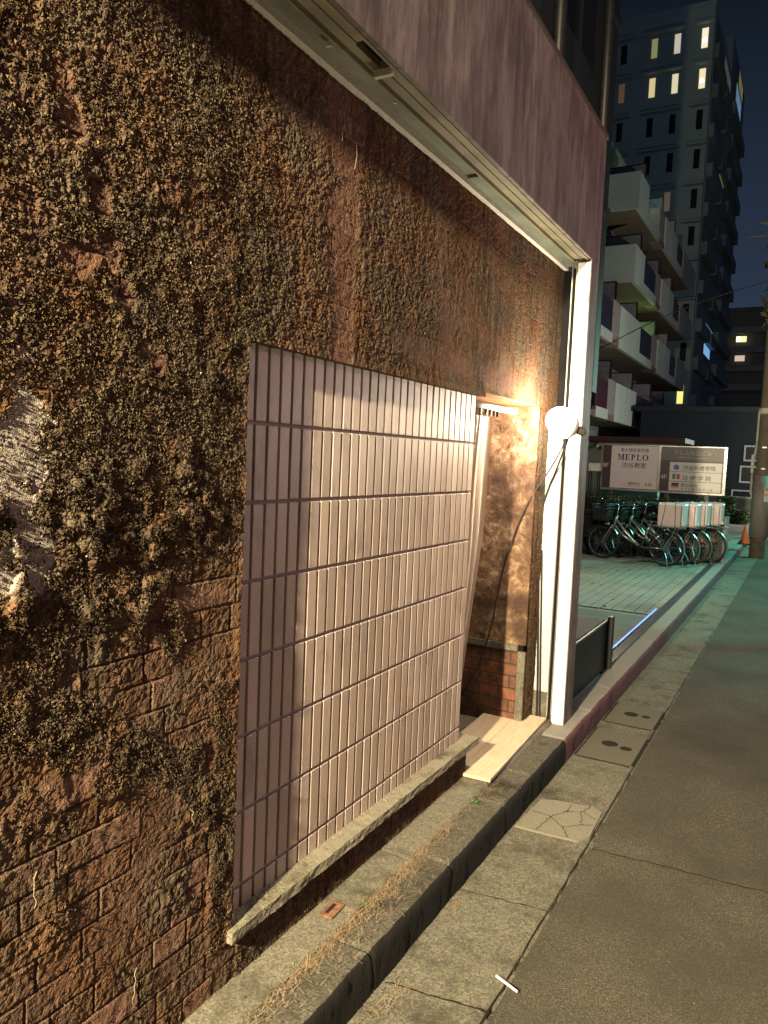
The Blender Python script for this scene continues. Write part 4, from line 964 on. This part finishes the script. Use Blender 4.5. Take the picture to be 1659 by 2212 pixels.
# lit rooms
zA = SZ(9.53); A(MB().box(XB-DB+.035, XB-DB+.05, S3(26.9), S3(29.4), zA+.30, zA+1.9), 'lit_window', emitter('cyan_window', (.35, .85, .95), 1.0))
g1 = lamp('balcony_light_top', (XB-.9, S3(26.9), zA+1.9), 11, (.72, 1.0, .35), .1)
g2 = lamp('balcony_light_green', (XB-.75, S3(27.6), SZ(6.5)), 16, (.5, 1.0, .2), .1)

# ------------------------------------------------------------------ tower and far building
tw = empty('tower_block', (-12, 60, 0), label='tall grey residential tower with lit slit windows', cat='building')
def T(mb, name, mat, parent=tw):
    o = mb.build(name, mat, parent)
    if parent is tw: o.location = (12, -60, 0)
    return o
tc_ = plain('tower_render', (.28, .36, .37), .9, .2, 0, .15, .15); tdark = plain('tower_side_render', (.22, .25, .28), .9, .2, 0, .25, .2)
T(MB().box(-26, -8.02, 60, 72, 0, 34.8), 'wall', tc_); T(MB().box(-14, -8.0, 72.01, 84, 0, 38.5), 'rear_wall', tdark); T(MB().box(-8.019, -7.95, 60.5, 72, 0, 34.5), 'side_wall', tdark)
T(MB().box(-26, -7.95, 59.93, 72, 34.801, 35.1), 'parapet', tc_)
lit = {(0, -8.6): ('lit_warm', (1, .88, .6), .75), (0, -10.45): ('lit_pale', (.95, .85, .65), .42), (0, -12.05): ('lit_olive', (.75, .72, .32), .22), (1, -8.6): ('lit_warm2', (1, .85, .5), .7),
       (1, -10.45): ('lit_cream', (1, .9, .58), .55), (1, -12.05): ('lit_cream2', (1, .82, .42), .5), (1, -14.25): ('lit_brown', (.5, .28, .16), .12), (4, -10.35): ('lit_dim', (.4, .3, .2), .16), (9, -8.6): ('lit_yellow', (1, .8, .25), .9)}
ww = MB().box(-.24, .24, -.02, 0, -.66, .66); wme = None
zs_ = [32.6, 29.8, 26.95, 24.2, 21.4, 18.75, 16.0, 13.2, 10.4, 7.3]
litm = {}
for r, zc in enumerate(zs_):
    for xc in (-8.6, -10.45, -12.05, -14.25, -16.2):
        if r >= 4 and xc < -11 and r != 4: continue
        key = next((k for k in lit if k[0] == r and abs(k[1]-xc) < .2), None)
        mt = MT['granite'] if not key else emitter(*lit[key])
        w = T(MB().box(xc-.21, xc+.21, 59.975, 59.998, zc-.68, zc+.68), 'window', mt)
        if key and key[1] == -8.6 and r < 2: MB().prism([(xc-.12, zc-.3), (xc+.12, zc-.3), (xc+.12, zc-.1), (xc, zc+.05), (xc-.12, zc-.1)], 'y', 59.968, 59.974).build('room_lamp', emitter('room_lamp_glow', (1, .97, .9), 3.5), w)
    for a, b in ((-9.3, -7.96), (-12.7, -9.9), (-14.9, -13.5)):
        if r >= 5 and a < -11: continue
        T(MB().box(a, b, 59.55, 59.999, zc+.92, zc+1.06), 'eave', tc_)
for zc in np.arange(3.6, 34, 2.78):
    for a, b in ((60.6, 66.5), (67.2, 71.6)):
        T(MB().box(-7.949, -7.66+.06*((int(zc*7)) % 3), a, b, zc, zc+.95), 'balcony', tdark)
    T(MB().box(-7.999, -7.55, 72.5, 83, zc+.9, zc+1.9), 'balcony', tdark)
for (y0, y1, za, zb, c, e) in ((66.2, 70.4, 11.15, 12.2, (.25, .55, .95), .55), (66.5, 71.5, 13.1, 13.6, (.25, .5, .85), .2), (68.2, 71.5, 25.7, 27.1, (.8, .72, .25), .16), (66.6, 71.5, 33.2, 34.4, (.55, .52, .5), .07), (64.5, 68.5, 5.2, 6.3, (.5, .6, .4), .12)):
    T(MB().box(-7.948, -7.945, y0, y1, za, zb), 'side_window', emitter('side_glow', c, e))
for (y0, y1, za, zb, c, e) in ((76, 80.5, 26.9, 28.4, (.8, .75, .2), .18), (76.5, 81.5, 34.0, 36.6, (.3, .55, .9), .22), (78, 82, 37.0, 38.3, (.7, .72, .2), .12)):
    T(MB().box(-7.998, -7.99, y0, y1, za, zb), 'side_window', emitter('side_glow', c, e))
fb = empty('far_apartments', (-7, 90, 0), label='distant dark apartment house with two small lit windows', cat='building')
fm = plain('far_render', (.15, .15, .15), .9, .2, 0, .2, .2)
MB().box(-2.6, 3.6, 0, 10, 0, 18.8).build('wall', fm, fb); MB().box(-2.7, 3.7, -.2, 10, 18.801, 19.2).build('roof', fm, fb)
for zc in (16.9, 14.9, 12.9, 10.9): MB().box(-2.0, 2.2, -.9, -.001, zc-.5, zc+.15).build('balcony', tdark, fb)
for (xa, xb, za, zb, mt) in ((-.55, .45, 15.45, 16.05, emitter('far_yellow', (1, .85, .4), 1.0)), (-.55, .40, 13.45, 14.05, emitter('far_pink', (.85, .6, .52), .6)), (-1.65, -.95, 9.2, 9.75, MT['dark']), (-.55, .2, 9.2, 9.75, MT['dark'])):
    MB().box(xa, xb, -.95, -.93, za, zb).build('window', mt, fb)
MB().box(-.47, -.15, -.97, -.951, 15.6, 16.0).build('lit_lamp', emitter('far_lamp', (1, .95, .8), 4), fb)
MB().box(-3.0, 4.5, -14, -1.2, 0, 8.8).build('front_block', plain('blue_grey_block', (.08, .09, .12), .9), fb)
# street tree reaching in from the right
st = empty('street_tree', (1.6, 10.3, 0), label='dark tree whose twigs reach in at the right edge', cat='tree')
MB().tube([(0, 0, 0), (.05, 0, 2), (-.1, .1, 3.6), (-.4, .1, 5.0)], [.14, .11, .08, .04], 10).build('trunk', plain('bark', (.05, .04, .03), .9), st, smooth=True)
tb = MB()
for e in (((-.1, .1, 3.6), (-1.2, -.1, 4.3), (-1.95, -.3, 4.52), (-2.42, -.3, 4.50)), ((-1.7, -.25, 4.45), (-2.1, -.3, 4.62), (-2.28, -.3, 4.66)), ((-.1, .1, 3.6), (.8, .3, 4.8)), ((-.2, .1, 4.2), (-1.0, .3, 5.4)), ((-.9, .0, 4.2), (-1.9, -.1, 3.9))):
    tb.tube(e, [.03, .018, .012, .006][:len(e)] if len(e) > 2 else [.03, .01], 6)
tb.build('branch', plain('bark2', (.03, .025, .02), .9), st)
tm_ = M('night_leaf', .7, .2); tm_.color(tm_.ramp(tm_.attrib('tint'), [(0, (.008, .011, .006)), (1, (.022, .03, .014))]))
link('crown', leaves('crown', tm_.m, [((-1.9, .9, -.6, .8, 3.9, 6.0), .6), ((-2.16, -1.4, -.35, .1, 3.45, 4.9), .10), ((-1.2, 1.3, -.8, .9, 4.8, 6.6), .3)], 9000, .07, 15), tm_.m, st)
